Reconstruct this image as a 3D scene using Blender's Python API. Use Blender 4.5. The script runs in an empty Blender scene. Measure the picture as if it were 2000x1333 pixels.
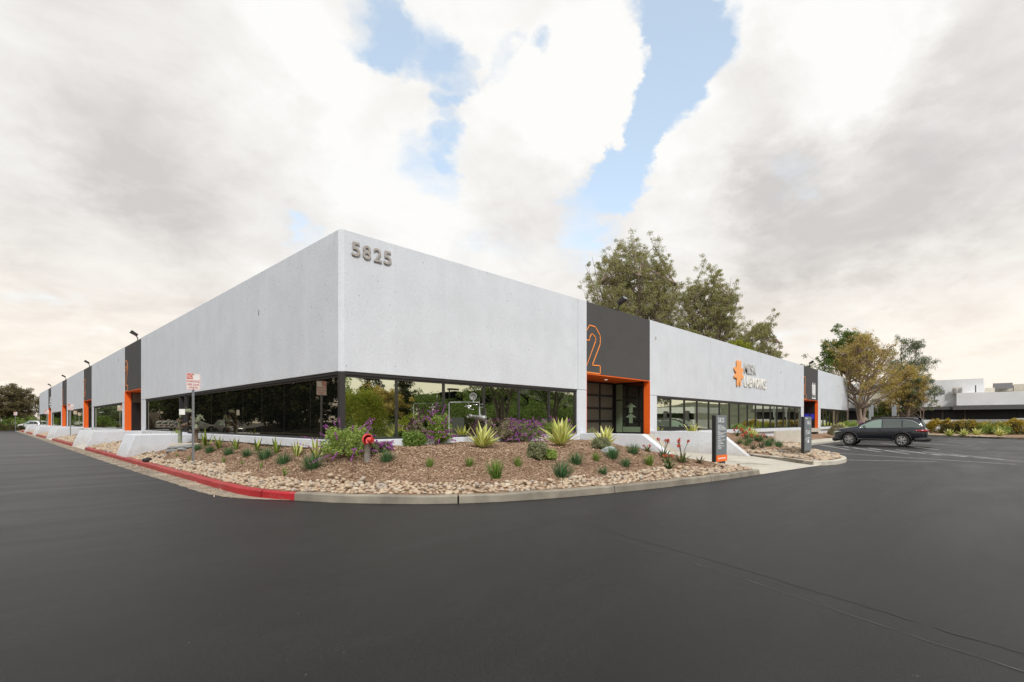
import bpy, math, random
import numpy as np
from mathutils import Vector, Matrix, noise as mnoise
random.seed(7)
PI = math.pi
scn = bpy.context.scene
COL = scn.collection

# ---------------------------------------------------------------- measured camera frame
F, HZ, H = 981.6, 824.5, 1.5            # focal length / horizon in photo pixels, eye height
AR = math.atan2(981.6, 942.0)
CX, CY = -6.1134, -11.8271              # camera position, building corner is the origin
YC, XC = 12.6, -.3413 * 12.6
dR = (math.cos(AR), math.sin(AR)); dL = (-dR[1], dR[0])

def w(X, Y):
    X -= XC; Y -= YC
    return X * dR[0] + Y * dR[1], X * dL[0] + Y * dL[1]

def at_depth(px, Y, py=None):
    X = (px - 1000) / F * Y
    x, y = w(X, Y)
    if py is None: return x, y
    return x, y, H + (HZ - py) / F * Y

# ---------------------------------------------------------------- helpers
def tag(o, label=None, cat=None, group=None, kind=None):
    if label: o['label'] = label
    if cat: o['category'] = cat
    if group: o['group'] = group
    if kind: o['kind'] = kind
    return o

def empty(name, loc=(0, 0, 0), rz=0.0):
    o = bpy.data.objects.new(name, None); COL.objects.link(o)
    o.location = loc; o.rotation_euler = (0, 0, rz); o.empty_display_size = .2
    return o

def link(name, me, parent=None, loc=None):
    o = bpy.data.objects.new(name, me); COL.objects.link(o)
    if parent: o.parent = parent
    if loc: o.location = loc
    return o

def copy_tree(o, parent=None, swap=None):
    c = o.copy(); COL.objects.link(c); c.parent = parent
    for ch in list(o.children): copy_tree(ch, c)
    return c

class MB:
    def __init__(s): s.v = []; s.f = []; s.m = []; s.cm = 0
    def add(s, vs, fs):
        b = len(s.v); s.v += [tuple(p) for p in vs]
        for f in fs: s.f.append(tuple(i + b for i in f)); s.m.append(s.cm)
        return s
    def box(s, x0, x1, y0, y1, z0, z1):
        return s.add([(x0,y0,z0),(x1,y0,z0),(x1,y1,z0),(x0,y1,z0),(x0,y0,z1),(x1,y0,z1),(x1,y1,z1),(x0,y1,z1)],
              [(0,3,2,1),(4,5,6,7),(0,1,5,4),(1,2,6,5),(2,3,7,6),(3,0,4,7)])
    def prism(s, poly, z0, z1):
        n = len(poly)
        s.add([(p[0],p[1],z0) for p in poly] + [(p[0],p[1],z1) for p in poly],
              [tuple(range(n-1,-1,-1)), tuple(range(n,2*n))] + [(i,(i+1)%n,(i+1)%n+n,i+n) for i in range(n)])
        return s
    def prism_xz(s, poly, y0, y1):
        n = len(poly)
        s.add([(p[0],y0,p[1]) for p in poly] + [(p[0],y1,p[1]) for p in poly],
              [tuple(range(n)), tuple(range(2*n-1,n-1,-1))] + [((i+1)%n,i,i+n,(i+1)%n+n) for i in range(n)])
        return s
    def prism_yz(s, poly, x0, x1):
        n = len(poly)
        s.add([(x0,p[0],p[1]) for p in poly] + [(x1,p[0],p[1]) for p in poly],
              [tuple(range(n)), tuple(range(2*n-1,n-1,-1))] + [((i+1)%n,i,i+n,(i+1)%n+n) for i in range(n)])
        return s
    def tube(s, pts, r, n=10, cap=True):
        pts = [Vector(p) for p in pts]
        if not isinstance(r, (list, tuple)): r = [r]*len(pts)
        up = Vector((0,0,1)); rings = []
        for i, p in enumerate(pts):
            d = (pts[min(i+1,len(pts)-1)] - pts[max(i-1,0)]).normalized()
            a = d.cross(up)
            if a.length < .05: a = d.cross(Vector((1,0,0)))
            a.normalize(); b = d.cross(a)
            rings.append([p + (a*math.cos(2*PI*k/n) + b*math.sin(2*PI*k/n))*r[i] for k in range(n)])
        vs = [q for R in rings for q in R]; fs = []
        for i in range(len(pts)-1):
            for k in range(n):
                fs.append((i*n+k, i*n+(k+1)%n, (i+1)*n+(k+1)%n, (i+1)*n+k))
        if cap:
            fs.append(tuple(range(n))); fs.append(tuple(range(len(vs)-1, len(vs)-n-1, -1)))
        return s.add(vs, fs)
    def ring(s, c, axis, R, r, n=24, m=6):
        c = Vector(c); axis = Vector(axis).normalized(); a = axis.orthogonal().normalized(); b = axis.cross(a)
        vs = []; fs = []
        for i in range(n):
            t = 2*PI*i/n; d = a*math.cos(t)+b*math.sin(t)
            for j in range(m):
                u = 2*PI*j/m; vs.append(c + d*(R+r*math.cos(u)) + axis*(r*math.sin(u)))
        for i in range(n):
            for j in range(m):
                fs.append((i*m+j, ((i+1)%n)*m+j, ((i+1)%n)*m+(j+1)%m, i*m+(j+1)%m))
        return s.add(vs, fs)
    def mesh(s, name, mats, smooth=False):
        me = bpy.data.meshes.new(name); me.from_pydata(s.v, [], s.f)
        if not isinstance(mats, (list, tuple)): mats = [mats]
        for m in mats: me.materials.append(m)
        if len(mats) > 1: me.polygons.foreach_set('material_index', s.m)
        if smooth: me.polygons.foreach_set('use_smooth', [True]*len(me.polygons))
        me.update(); return me
    def build(s, name, mats, parent=None, smooth=False, loc=None, bevel=0):
        me = s.mesh(name, mats, smooth)
        o = link(name, me, parent, loc)
        if bevel:
            b = o.modifiers.new('bevel', 'BEVEL'); b.width = bevel; b.segments = 2; b.limit_method = 'ANGLE'; b.angle_limit = .6
        return o

def np_mesh(name, V, Fq, mats, mi=None, smooth=False):
    """V (n,3), Fq (m,k) uniform polygons"""
    me = bpy.data.meshes.new(name)
    V = np.asarray(V, np.float32); Fq = np.asarray(Fq, np.int32); k = Fq.shape[1]
    me.vertices.add(len(V)); me.vertices.foreach_set('co', V.ravel())
    me.loops.add(Fq.size); me.loops.foreach_set('vertex_index', Fq.ravel())
    me.polygons.add(len(Fq)); me.polygons.foreach_set('loop_start', np.arange(0, Fq.size, k, dtype=np.int32))
    if not isinstance(mats, (list, tuple)): mats = [mats]
    for m in mats: me.materials.append(m)
    if mi is not None: me.polygons.foreach_set('material_index', np.asarray(mi, np.int32))
    if smooth: me.polygons.foreach_set('use_smooth', np.ones(len(Fq), bool))
    me.update(calc_edges=True); me.validate()
    return me

# ---------------------------------------------------------------- materials
def nt_new(name):
    m = bpy.data.materials.new(name); m.use_nodes = True
    nt = m.node_tree; nt.nodes.clear()
    out = nt.nodes.new('ShaderNodeOutputMaterial')
    return m, nt, out
def N(nt, t, **kw):
    n = nt.nodes.new(t)
    for k, v in kw.items(): setattr(n, k, v)
    return n
def setin(n, **kw):
    for k, v in kw.items(): n.inputs[k.replace('_', ' ')].default_value = v
def ramp(nt, src, stops):
    r = N(nt, 'ShaderNodeValToRGB'); el = r.color_ramp.elements
    while len(el) < len(stops): el.new(.5)
    for e, (p, c) in zip(el, stops): e.position = p; e.color = (*c, 1) if len(c) == 3 else c
    nt.links.new(src, r.inputs[0]); return r
def noise_tex(nt, vec, scale, detail=4, rough=.55, dist=0):
    n = N(nt, 'ShaderNodeTexNoise'); n.inputs['Scale'].default_value = scale
    n.inputs['Detail'].default_value = detail; n.inputs['Roughness'].default_value = rough; n.inputs['Distortion'].default_value = dist
    if vec: nt.links.new(vec, n.inputs['Vector'])
    return n
def mat(name, col, rough=.6, metal=0, var=.12, vscale=3, bump=0, bscale=40, spec=.5, coat=0, world=False, stretch=None, emit=None):
    m, nt, out = nt_new(name)
    p = N(nt, 'ShaderNodeBsdfPrincipled'); nt.links.new(p.outputs[0], out.inputs[0])
    p.inputs['Roughness'].default_value = rough; p.inputs['Metallic'].default_value = metal
    p.inputs['Specular IOR Level'].default_value = spec; p.inputs['Coat Weight'].default_value = coat
    if world: vec = N(nt, 'ShaderNodeNewGeometry').outputs['Position']
    else: vec = N(nt, 'ShaderNodeTexCoord').outputs['Object']
    if stretch:
        mp = N(nt, 'ShaderNodeMapping'); mp.inputs['Scale'].default_value = stretch; nt.links.new(vec, mp.inputs[0]); vec = mp.outputs[0]
    n = noise_tex(nt, vec, vscale, 6)
    c0 = tuple(c*(1-var) for c in col); c1 = tuple(min(1, c*(1+var)) for c in col)
    r = ramp(nt, n.outputs['Fac'], [(.3, c0), (.7, c1)])
    nt.links.new(r.outputs[0], p.inputs['Base Color'])
    if bump:
        b = noise_tex(nt, vec, bscale, 4); bn = N(nt, 'ShaderNodeBump'); bn.inputs['Strength'].default_value = bump; bn.inputs['Distance'].default_value = .02
        nt.links.new(b.outputs['Fac'], bn.inputs['Height']); nt.links.new(bn.outputs[0], p.inputs['Normal'])
    if emit: p.inputs['Emission Color'].default_value = (*emit[0], 1); p.inputs['Emission Strength'].default_value = emit[1]
    return m

def concrete_wall(name, base, speck, dark=.35):
    m, nt, out = nt_new(name)
    p = N(nt, 'ShaderNodeBsdfPrincipled'); nt.links.new(p.outputs[0], out.inputs[0]); p.inputs['Roughness'].default_value = .8
    p.inputs['Specular IOR Level'].default_value = .25
    pos = N(nt, 'ShaderNodeNewGeometry').outputs['Position']
    n1 = noise_tex(nt, pos, .9, 7, .6); r1 = ramp(nt, n1.outputs['Fac'], [(.3, tuple(c*.93 for c in base)), (.7, tuple(min(1,c*1.04) for c in base))])
    n2 = noise_tex(nt, pos, 14, 5, .7)
    mx = N(nt, 'ShaderNodeMix', data_type='RGBA', blend_type='MULTIPLY'); mx.inputs[0].default_value = 1
    r2 = ramp(nt, n2.outputs['Fac'], [(.3, (.9,.9,.9)), (.6, (1,1,1))]); nt.links.new(r1.outputs[0], mx.inputs[6]); nt.links.new(r2.outputs[0], mx.inputs[7])
    # rain streaks, soft and vertical
    mp = N(nt, 'ShaderNodeMapping'); mp.inputs['Scale'].default_value = (1.6, 1.6, .12); nt.links.new(pos, mp.inputs[0])
    n4 = noise_tex(nt, mp.outputs[0], 1.5, 5, .6); r4 = ramp(nt, n4.outputs['Fac'], [(.35, (.972,.972,.972)), (.6, (1,1,1))])
    ms = N(nt, 'ShaderNodeMix', data_type='RGBA', blend_type='MULTIPLY'); ms.inputs[0].default_value = 1
    nt.links.new(mx.outputs[2], ms.inputs[6]); nt.links.new(r4.outputs[0], ms.inputs[7])
    # bug holes of two sizes
    last = ms.outputs[2]; hs = []
    for sc, th in ((5.5, .085), (13, .10)):
        v = N(nt, 'ShaderNodeTexVoronoi'); v.inputs['Scale'].default_value = sc; nt.links.new(pos, v.inputs['Vector'])
        sep = N(nt, 'ShaderNodeSeparateColor'); nt.links.new(v.outputs['Color'], sep.inputs[0])
        rad = N(nt, 'ShaderNodeMath', operation='MULTIPLY'); rad.inputs[1].default_value = th*speck; nt.links.new(sep.outputs[0], rad.inputs[0])
        lt = N(nt, 'ShaderNodeMath', operation='LESS_THAN'); nt.links.new(v.outputs['Distance'], lt.inputs[0]); nt.links.new(rad.outputs[0], lt.inputs[1])
        m2 = N(nt, 'ShaderNodeMix', data_type='RGBA'); nt.links.new(lt.outputs[0], m2.inputs[0]); nt.links.new(last, m2.inputs[6])
        m2.inputs[7].default_value = (*[c*dark for c in base], 1); last = m2.outputs[2]; hs.append(lt)
    # soil splash on the lowest half metre
    sz = N(nt, 'ShaderNodeSeparateXYZ'); nt.links.new(pos, sz.inputs[0]); n9 = noise_tex(nt, pos, 3.2, 6, .7)
    mz = N(nt, 'ShaderNodeMath', operation='MULTIPLY_ADD'); nt.links.new(n9.outputs['Fac'], mz.inputs[0]); mz.inputs[1].default_value = -1.1; nt.links.new(sz.outputs[2], mz.inputs[2])
    mr9 = N(nt, 'ShaderNodeMapRange'); mr9.inputs['From Min'].default_value = .10; mr9.inputs['From Max'].default_value = -.55; mr9.inputs['To Max'].default_value = .5; nt.links.new(mz.outputs[0], mr9.inputs['Value'])
    m9 = N(nt, 'ShaderNodeMix', data_type='RGBA'); nt.links.new(mr9.outputs[0], m9.inputs[0]); nt.links.new(last, m9.inputs[6]); m9.inputs[7].default_value = (.34,.28,.21,1); last = m9.outputs[2]
    nt.links.new(last, p.inputs['Base Color'])
    n3 = noise_tex(nt, pos, 25, 6, .65); bn = N(nt, 'ShaderNodeBump'); bn.inputs['Strength'].default_value = .38; bn.inputs['Distance'].default_value = .02
    nt.links.new(n3.outputs['Fac'], bn.inputs['Height']); nt.links.new(bn.outputs[0], p.inputs['Normal'])
    return m

def island_mat(name, stops, rough=.6, transl=0, spec=.3, bump=0):
    m, nt, out = nt_new(name)
    p = N(nt, 'ShaderNodeBsdfPrincipled'); p.inputs['Roughness'].default_value = rough; p.inputs['Specular IOR Level'].default_value = spec
    g = N(nt, 'ShaderNodeNewGeometry')
    r = ramp(nt, g.outputs['Random Per Island'], stops); nt.links.new(r.outputs[0], p.inputs['Base Color'])
    if bump:
        nn = noise_tex(nt, g.outputs['Position'], 60, 4); mx = N(nt, 'ShaderNodeMix', data_type='RGBA', blend_type='MULTIPLY'); mx.inputs[0].default_value = 1
        rr = ramp(nt, nn.outputs['Fac'], [(.3,(.78,.76,.74)),(.7,(1,1,1))]); nt.links.new(r.outputs[0], mx.inputs[6]); nt.links.new(rr.outputs[0], mx.inputs[7]); nt.links.new(mx.outputs[2], p.inputs['Base Color'])
    if transl:
        t = N(nt, 'ShaderNodeBsdfTranslucent'); nt.links.new(r.outputs[0], t.inputs[0])
        mx = N(nt, 'ShaderNodeMixShader'); mx.inputs[0].default_value = transl
        nt.links.new(p.outputs[0], mx.inputs[1]); nt.links.new(t.outputs[0], mx.inputs[2]); nt.links.new(mx.outputs[0], out.inputs[0])
    else: nt.links.new(p.outputs[0], out.inputs[0])
    return m

def glass_mat(name, tint, fac, dark=(.006,.007,.007), wav=.004):
    """opaque solar glass: tinted mirror coat over a dark body"""
    m, nt, out = nt_new(name)
    g = N(nt, 'ShaderNodeBsdfGlossy'); g.inputs['Color'].default_value = (*tint, 1); g.inputs['Roughness'].default_value = .012
    d = N(nt, 'ShaderNodeBsdfDiffuse'); d.inputs['Color'].default_value = (*dark, 1)
    fr = N(nt, 'ShaderNodeFresnel'); fr.inputs[0].default_value = 1.5
    ma = N(nt, 'ShaderNodeMath', operation='MULTIPLY_ADD'); ma.use_clamp = True; ma.inputs[1].default_value = 1-fac; ma.inputs[2].default_value = fac
    nt.links.new(fr.outputs[0], ma.inputs[0])
    mx = N(nt, 'ShaderNodeMixShader'); nt.links.new(ma.outputs[0], mx.inputs[0]); nt.links.new(d.outputs[0], mx.inputs[1]); nt.links.new(g.outputs[0], mx.inputs[2])
    nt.links.new(mx.outputs[0], out.inputs[0])
    pos = N(nt, 'ShaderNodeNewGeometry').outputs['Position']
    n = noise_tex(nt, pos, .8, 2); bn = N(nt, 'ShaderNodeBump'); bn.inputs['Strength'].default_value = .12; bn.inputs['Distance'].default_value = wav*3
    nt.links.new(n.outputs['Fac'], bn.inputs['Height']); nt.links.new(bn.outputs[0], g.inputs['Normal'])
    return m

M = {}
M['wall'] = concrete_wall('painted_concrete', (.675,.71,.76), 1.1)
M['dark_wall'] = concrete_wall('charcoal_concrete', (.082,.080,.080), .7, .5)
M['orange'] = mat('orange_paint', (.82,.135,.012), .55, var=.05, bump=.15, bscale=30, world=True)
M['orange_line'] = mat('orange_line_paint', (.95,.30,.05), .5, var=.02)
M['frame'] = mat('dark_bronze_frame', (.045,.042,.042), .45, metal=.3, var=.05)
M['black'] = mat('black_metal', (.015,.014,.015), .4, var=.1)
M['glass'] = glass_mat('solar_glass', (.86,.90,.70), .78)
M['glass_dim'] = glass_mat('dim_reflection_glass', (.55,.50,.40), .40)  # same solar glass, toned down to paint in the dark tree reflections
M['glass_clear'] = glass_mat('door_glass', (.7,.75,.68), .22, dark=(.012,.014,.012))
M['numeral'] = mat('taupe_metal', (.40,.37,.34), .5, metal=.3, var=.05)
M['letter'] = mat('white_letter', (.82,.80,.74), .45, var=.03)
M['letter_shaded'] = mat('shaded_letter', (.50,.50,.48), .45, var=.03)  # same off-white lettering, its shading painted in as a greyer tone
M['logo'] = mat('orange_logo', (.95,.40,.13), .5, var=.04)
M['led'] = mat('white_sign_vinyl', (.85,.86,.86), .5, var=.02)
M['conc'] = mat('kerb_concrete', (.25,.225,.18), .85, var=.3, vscale=2.2, bump=.6, bscale=45, world=True)
M['conc_light'] = mat('walk_concrete', (.50,.47,.40), .85, var=.12, vscale=1.3, bump=.25, bscale=45, world=True)
M['gutter'] = mat('gutter_concrete', (.27,.225,.17), .85, var=.42, vscale=1.6, bump=.4, bscale=50, world=True)
M['slate'] = mat('grey_sign_face', (.165,.19,.205), .45, var=.04)
M['signblack'] = mat('sign_black', (.018,.018,.018), .35, var=.1)
M['signbase'] = mat('sign_base', (.05,.05,.048), .5, var=.1)
M['sign_orange'] = mat('sign_orange', (.9,.17,.02), .5, var=.03)
M['white'] = mat('white_paint', (.78,.78,.76), .5, var=.05)
M['red'] = mat('sign_red', (.62,.09,.06), .5, var=.06)
M['galv'] = mat('galvanised_steel', (.34,.36,.38), .45, metal=.7, var=.15, vscale=18)
M['pipe_green'] = mat('green_pipe_paint', (.17,.19,.12), .6, var=.3, vscale=9, bump=.3)
M['pipe_rust'] = mat('rusty_pipe', (.13,.085,.06), .8, var=.4, vscale=12, bump=.4)
M['pipe_grey'] = mat('weathered_steel', (.27,.28,.27), .5, metal=.5, var=.3, vscale=14)
M['red_cast'] = mat('red_cast_iron', (.62,.06,.055), .5, var=.2, vscale=10, bump=.2)
M['soil'] = None
M['bark'] = mat('bark', (.14,.105,.085), .9, var=.35, vscale=4, bump=.8, bscale=18)
M['bark_pale'] = mat('pale_bark', (.30,.23,.185), .9, var=.3, vscale=3, bump=.5, bscale=14)
M['line'] = mat('worn_white_line', (.42,.42,.41), .7, var=.3, vscale=5, bump=.2, world=True)
M['cream'] = mat('cream_wall', (.55,.51,.43), .8, var=.08, world=True, bump=.2)
M['pale'] = mat('pale_stucco', (.70,.715,.73), .8, var=.06, vscale=1, bump=.2, world=True)
M['roofgrey'] = mat('roof_fascia', (.09,.088,.09), .6, var=.1)
M['corr'] = mat('corrugated_panel', (.42,.43,.41), .6, var=.08)
M['tan'] = mat('tan_panel', (.16,.145,.11), .6, var=.08)
M['greenish'] = mat('pale_green', (.20,.27,.17), .6, var=.06)
M['blue_lit'] = mat('blue_light', (.03,.03,.3), .5, emit=((.05,.05,.9), .10))
M['lamp'] = mat('downlight', (.9,.9,.8), .5, emit=((1,.9,.75), .6))
M['flag'] = mat('flagstone', (.21,.22,.22), .8, var=.3, vscale=6, bump=.5)
M['tire'] = mat('tyre_rubber', (.016,.016,.016), .8, var=.2)
M['rim'] = mat('alloy_rim', (.55,.55,.56), .3, metal=.8, var=.05)
M['trim'] = mat('black_trim', (.014,.014,.015), .6, var=.1)
M['chrome'] = mat('chrome', (.66,.67,.69), .2, metal=1, var=.02)
M['tail'] = mat('tail_lamp', (.30,.012,.015), .15, var=.1, coat=.6)
M['headl'] = mat('head_lamp', (.5,.5,.5), .12, var=.2, coat=.6)
M['plate'] = mat('plate', (.65,.6,.5), .5, var=.15, vscale=20)
M['carglass'] = glass_mat('car_glass', (.55,.62,.58), .22, wav=.001)
M['cargreen'] = glass_mat('car_front_glass', (.75,.95,.82), .34, dark=(.02,.035,.028), wav=.001)
M['rivet'] = mat('dark_gap', (.02,.02,.02), .8, var=.05)

def red_kerb_mat():
    m, nt, out = nt_new('red_kerb_paint')
    p = N(nt, 'ShaderNodeBsdfPrincipled'); nt.links.new(p.outputs[0], out.inputs[0]); p.inputs['Roughness'].default_value = .6
    g = N(nt, 'ShaderNodeNewGeometry'); sep = N(nt, 'ShaderNodeSeparateXYZ'); nt.links.new(g.outputs['Position'], sep.inputs[0])
    mr = N(nt, 'ShaderNodeMapRange'); mr.inputs['From Min'].default_value = -2; mr.inputs['From Max'].default_value = 4; nt.links.new(sep.outputs[1], mr.inputs[0])
    r = ramp(nt, mr.outputs[0], [(0, (.42,.012,.02)), (1, (.40,.055,.05))])
    n = noise_tex(nt, g.outputs['Position'], 5, 8, .75); wr = ramp(nt, n.outputs['Fac'], [(.56, (0,0,0)), (.62, (1,1,1))])
    n2 = noise_tex(nt, g.outputs['Position'], 1.3, 4); r2 = ramp(nt, n2.outputs['Fac'], [(.35,(.75,.75,.75)),(.65,(1,1,1))])
    ml = N(nt, 'ShaderNodeMix', data_type='RGBA', blend_type='MULTIPLY'); ml.inputs[0].default_value = 1; nt.links.new(r.outputs[0], ml.inputs[6]); nt.links.new(r2.outputs[0], ml.inputs[7])
    mx = N(nt, 'ShaderNodeMix', data_type='RGBA'); mm = N(nt, 'ShaderNodeMath', operation='MULTIPLY'); mm.inputs[1].default_value = .6; nt.links.new(wr.outputs[0], mm.inputs[0])
    nt.links.new(mm.outputs[0], mx.inputs[0]); nt.links.new(ml.outputs[2], mx.inputs[6]); mx.inputs[7].default_value = (.22,.12,.10,1)
    nt.links.new(mx.outputs[2], p.inputs['Base Color'])
    b = noise_tex(nt, g.outputs['Position'], 40, 4); bn = N(nt, 'ShaderNodeBump'); bn.inputs['Strength'].default_value = .4; bn.inputs['Distance'].default_value = .02
    nt.links.new(b.outputs['Fac'], bn.inputs['Height']); nt.links.new(bn.outputs[0], p.inputs['Normal'])
    return m
M['red_kerb'] = red_kerb_mat()

def asphalt_mat():
    m, nt, out = nt_new('asphalt')
    p = N(nt, 'ShaderNodeBsdfPrincipled'); nt.links.new(p.outputs[0], out.inputs[0])
    p.inputs['Specular IOR Level'].default_value = .38
    pos = N(nt, 'ShaderNodeNewGeometry').outputs['Position']
    mp = N(nt, 'ShaderNodeMapping'); mp.inputs['Rotation'].default_value = (0, 0, math.radians(46)); mp.inputs['Scale'].default_value = (.35, 1.5, 1); nt.links.new(pos, mp.inputs[0])
    a = noise_tex(nt, mp.outputs[0], .55, 7, .6, .6); ra = ramp(nt, a.outputs['Fac'], [(.3, (.0050,.0050,.0053)), (.5, (.0088,.0087,.0091)), (.72, (.0185,.0180,.0182))])
    b = noise_tex(nt, pos, 1.1, 9, .75); rb = ramp(nt, b.outputs['Fac'], [(.3, (.72,.72,.72)), (.7, (1.2,1.2,1.2))])
    mx = N(nt, 'ShaderNodeMix', data_type='RGBA', blend_type='MULTIPLY'); mx.inputs[0].default_value = 1; nt.links.new(ra.outputs[0], mx.inputs[6]); nt.links.new(rb.outputs[0], mx.inputs[7])
    c = noise_tex(nt, pos, 48, 7, .85); rc = ramp(nt, c.outputs['Fac'], [(.32, (.25,.25,.25)), (.52, (1,1,1)), (.68, (2.9,2.85,2.8))])
    m2 = N(nt, 'ShaderNodeMix', data_type='RGBA', blend_type='MULTIPLY'); m2.inputs[0].default_value = .9; nt.links.new(mx.outputs[2], m2.inputs[6]); nt.links.new(rc.outputs[0], m2.inputs[7])
    # pinholes and grit
    v = N(nt, 'ShaderNodeTexVoronoi'); v.inputs['Scale'].default_value = 4.0; nt.links.new(pos, v.inputs['Vector'])
    sep = N(nt, 'ShaderNodeSeparateColor'); nt.links.new(v.outputs['Color'], sep.inputs[0])
    rd = N(nt, 'ShaderNodeMath', operation='MULTIPLY'); rd.inputs[1].default_value = .055; nt.links.new(sep.outputs[0], rd.inputs[0])
    lt = N(nt, 'ShaderNodeMath', operation='LESS_THAN'); nt.links.new(v.outputs['Distance'], lt.inputs[0]); nt.links.new(rd.outputs[0], lt.inputs[1])
    m3 = N(nt, 'ShaderNodeMix', data_type='RGBA'); nt.links.new(lt.outputs[0], m3.inputs[0]); nt.links.new(m2.outputs[2], m3.inputs[6]); m3.inputs[7].default_value = (.008,.008,.008,1)
    last = m3.outputs[2]
    for sc_, th_, col_ in ((2.3, .045, (.004,.004,.004,1)), (8.0, .075, (.075,.072,.068,1)), (19.0, .14, (.040,.039,.038,1))):
        v2 = N(nt, 'ShaderNodeTexVoronoi'); v2.inputs['Scale'].default_value = sc_; nt.links.new(pos, v2.inputs['Vector'])
        s2_ = N(nt, 'ShaderNodeSeparateColor'); nt.links.new(v2.outputs['Color'], s2_.inputs[0]); r2_ = N(nt, 'ShaderNodeMath', operation='MULTIPLY'); r2_.inputs[1].default_value = th_; nt.links.new(s2_.outputs[1], r2_.inputs[0])
        l2 = N(nt, 'ShaderNodeMath', operation='LESS_THAN'); nt.links.new(v2.outputs['Distance'], l2.inputs[0]); nt.links.new(r2_.outputs[0], l2.inputs[1])
        m4 = N(nt, 'ShaderNodeMix', data_type='RGBA'); nt.links.new(l2.outputs[0], m4.inputs[0]); nt.links.new(last, m4.inputs[6]); m4.inputs[7].default_value = col_; last = m4.outputs[2]
    nt.links.new(last, p.inputs['Base Color'])
    rr = ramp(nt, a.outputs['Fac'], [(.3, (.36,)*3), (.7, (.50,)*3)]); nt.links.new(rr.outputs[0], p.inputs['Roughness'])
    bb = noise_tex(nt, pos, 120, 5, .7); bn = N(nt, 'ShaderNodeBump'); bn.inputs['Strength'].default_value = .8; bn.inputs['Distance'].default_value = .015
    nt.links.new(bb.outputs['Fac'], bn.inputs['Height']); nt.links.new(bn.outputs[0], p.inputs['Normal'])
    return m
M['asphalt'] = asphalt_mat()

def soil_mat():
    m, nt, out = nt_new('mulch_soil')
    p = N(nt, 'ShaderNodeBsdfPrincipled'); nt.links.new(p.outputs[0], out.inputs[0]); p.inputs['Roughness'].default_value = .95; p.inputs['Specular IOR Level'].default_value = .1
    pos = N(nt, 'ShaderNodeNewGeometry').outputs['Position']
    a = noise_tex(nt, pos, 45, 8, .75, .8); ra = ramp(nt, a.outputs['Fac'], [(.3, (.13,.075,.05)), (.5, (.30,.20,.135)), (.7, (.50,.36,.26))])
    b = noise_tex(nt, pos, 1.1, 5, .6); rb = ramp(nt, b.outputs['Fac'], [(.3, (.78,.75,.72)), (.7, (1.1,1.1,1.1))])
    mx = N(nt, 'ShaderNodeMix', data_type='RGBA', blend_type='MULTIPLY'); mx.inputs[0].default_value = 1; nt.links.new(ra.outputs[0], mx.inputs[6]); nt.links.new(rb.outputs[0], mx.inputs[7])
    nt.links.new(mx.outputs[2], p.inputs['Base Color'])
    bn = N(nt, 'ShaderNodeBump'); bn.inputs['Strength'].default_value = 1; bn.inputs['Distance'].default_value = .03
    nt.links.new(a.outputs['Fac'], bn.inputs['Height']); nt.links.new(bn.outputs[0], p.inputs['Normal'])
    return m
M['soil'] = soil_mat()
M['chips'] = island_mat('mulch_chips', [(0,(.15,.09,.06)),(.3,(.31,.20,.135)),(.6,(.47,.33,.225)),(.9,(.60,.45,.33)),(.98,(.62,.50,.37)),(1,(.78,.68,.55))], .9, spec=.1)
M['cobble'] = island_mat('river_cobble', [(0,(.34,.27,.20)),(.15,(.46,.35,.24)),(.3,(.53,.43,.31)),(.45,(.40,.31,.23)),(.6,(.56,.47,.35)),(.75,(.48,.35,.24)),(.85,(.36,.32,.28)),(.95,(.58,.50,.39)),(1,(.24,.22,.20))], .7, spec=.3, bump=1)
def leafm(name, a, b, c, tr=.25): return island_mat(name, [(0, a), (.5, b), (1, c)], .55, tr)
M['pine'] = leafm('pine_needles', (.19,.225,.08), (.33,.33,.13), (.50,.45,.22), .48)
M['yellowgreen'] = leafm('yellow_green_leaves', (.14,.20,.015), (.28,.33,.03), (.45,.42,.05), .3)
M['autumn'] = leafm('orange_green_leaves', (.26,.27,.06), (.46,.37,.10), (.68,.45,.20), .5)
M['euc'] = leafm('grey_green_leaves', (.08,.11,.06), (.16,.20,.11), (.27,.29,.18), .35)
M['green'] = leafm('mid_green_leaves', (.06,.10,.02), (.12,.19,.04), (.22,.27,.06), .35)
M['dgreen'] = leafm('dark_green_leaves', (.018,.028,.008), (.045,.055,.014), (.11,.10,.025))
M['olive'] = leafm('olive_brown_leaves', (.07,.065,.025), (.14,.12,.05), (.23,.18,.085), .3)
M['grass'] = leafm('grass_blades', (.035,.10,.045), (.07,.16,.06), (.14,.25,.09), .25)
M['grass_lt'] = leafm('pale_grass_blades', (.08,.16,.02), (.16,.26,.04), (.25,.32,.09), .2)
M['sage_leaf'] = leafm('sage_leaves', (.13,.20,.035), (.28,.40,.08), (.44,.52,.16), .35)
M['sage_grey'] = leafm('grey_sage_leaves', (.14,.18,.08), (.26,.29,.14), (.36,.34,.22), .3)
M['sage_brown'] = leafm('brownish_sage_leaves', (.19,.15,.10), (.30,.25,.16), (.30,.34,.15), .3)
M['purple'] = leafm('purple_flower_spikes', (.26,.05,.26), (.40,.10,.40), (.50,.22,.48), .25)
M['purple_dull'] = leafm('faded_purple_spikes', (.26,.14,.20), (.38,.22,.30), (.44,.32,.36), .25)
M['redflower'] = leafm('red_flowers', (.45,.05,.03), (.6,.10,.06), (.65,.2,.12), .1)
M['agave_c'] = leafm('agave_leaf_centre', (.28,.36,.06), (.40,.46,.09), (.52,.54,.14), .15)
M['agave_e'] = leafm('agave_leaf_margin', (.70,.66,.24), (.78,.74,.34), (.84,.82,.46), .12)
M['yucca_c'] = leafm('yucca_leaf', (.07,.12,.02), (.18,.25,.04), (.38,.42,.08), .12)
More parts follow.
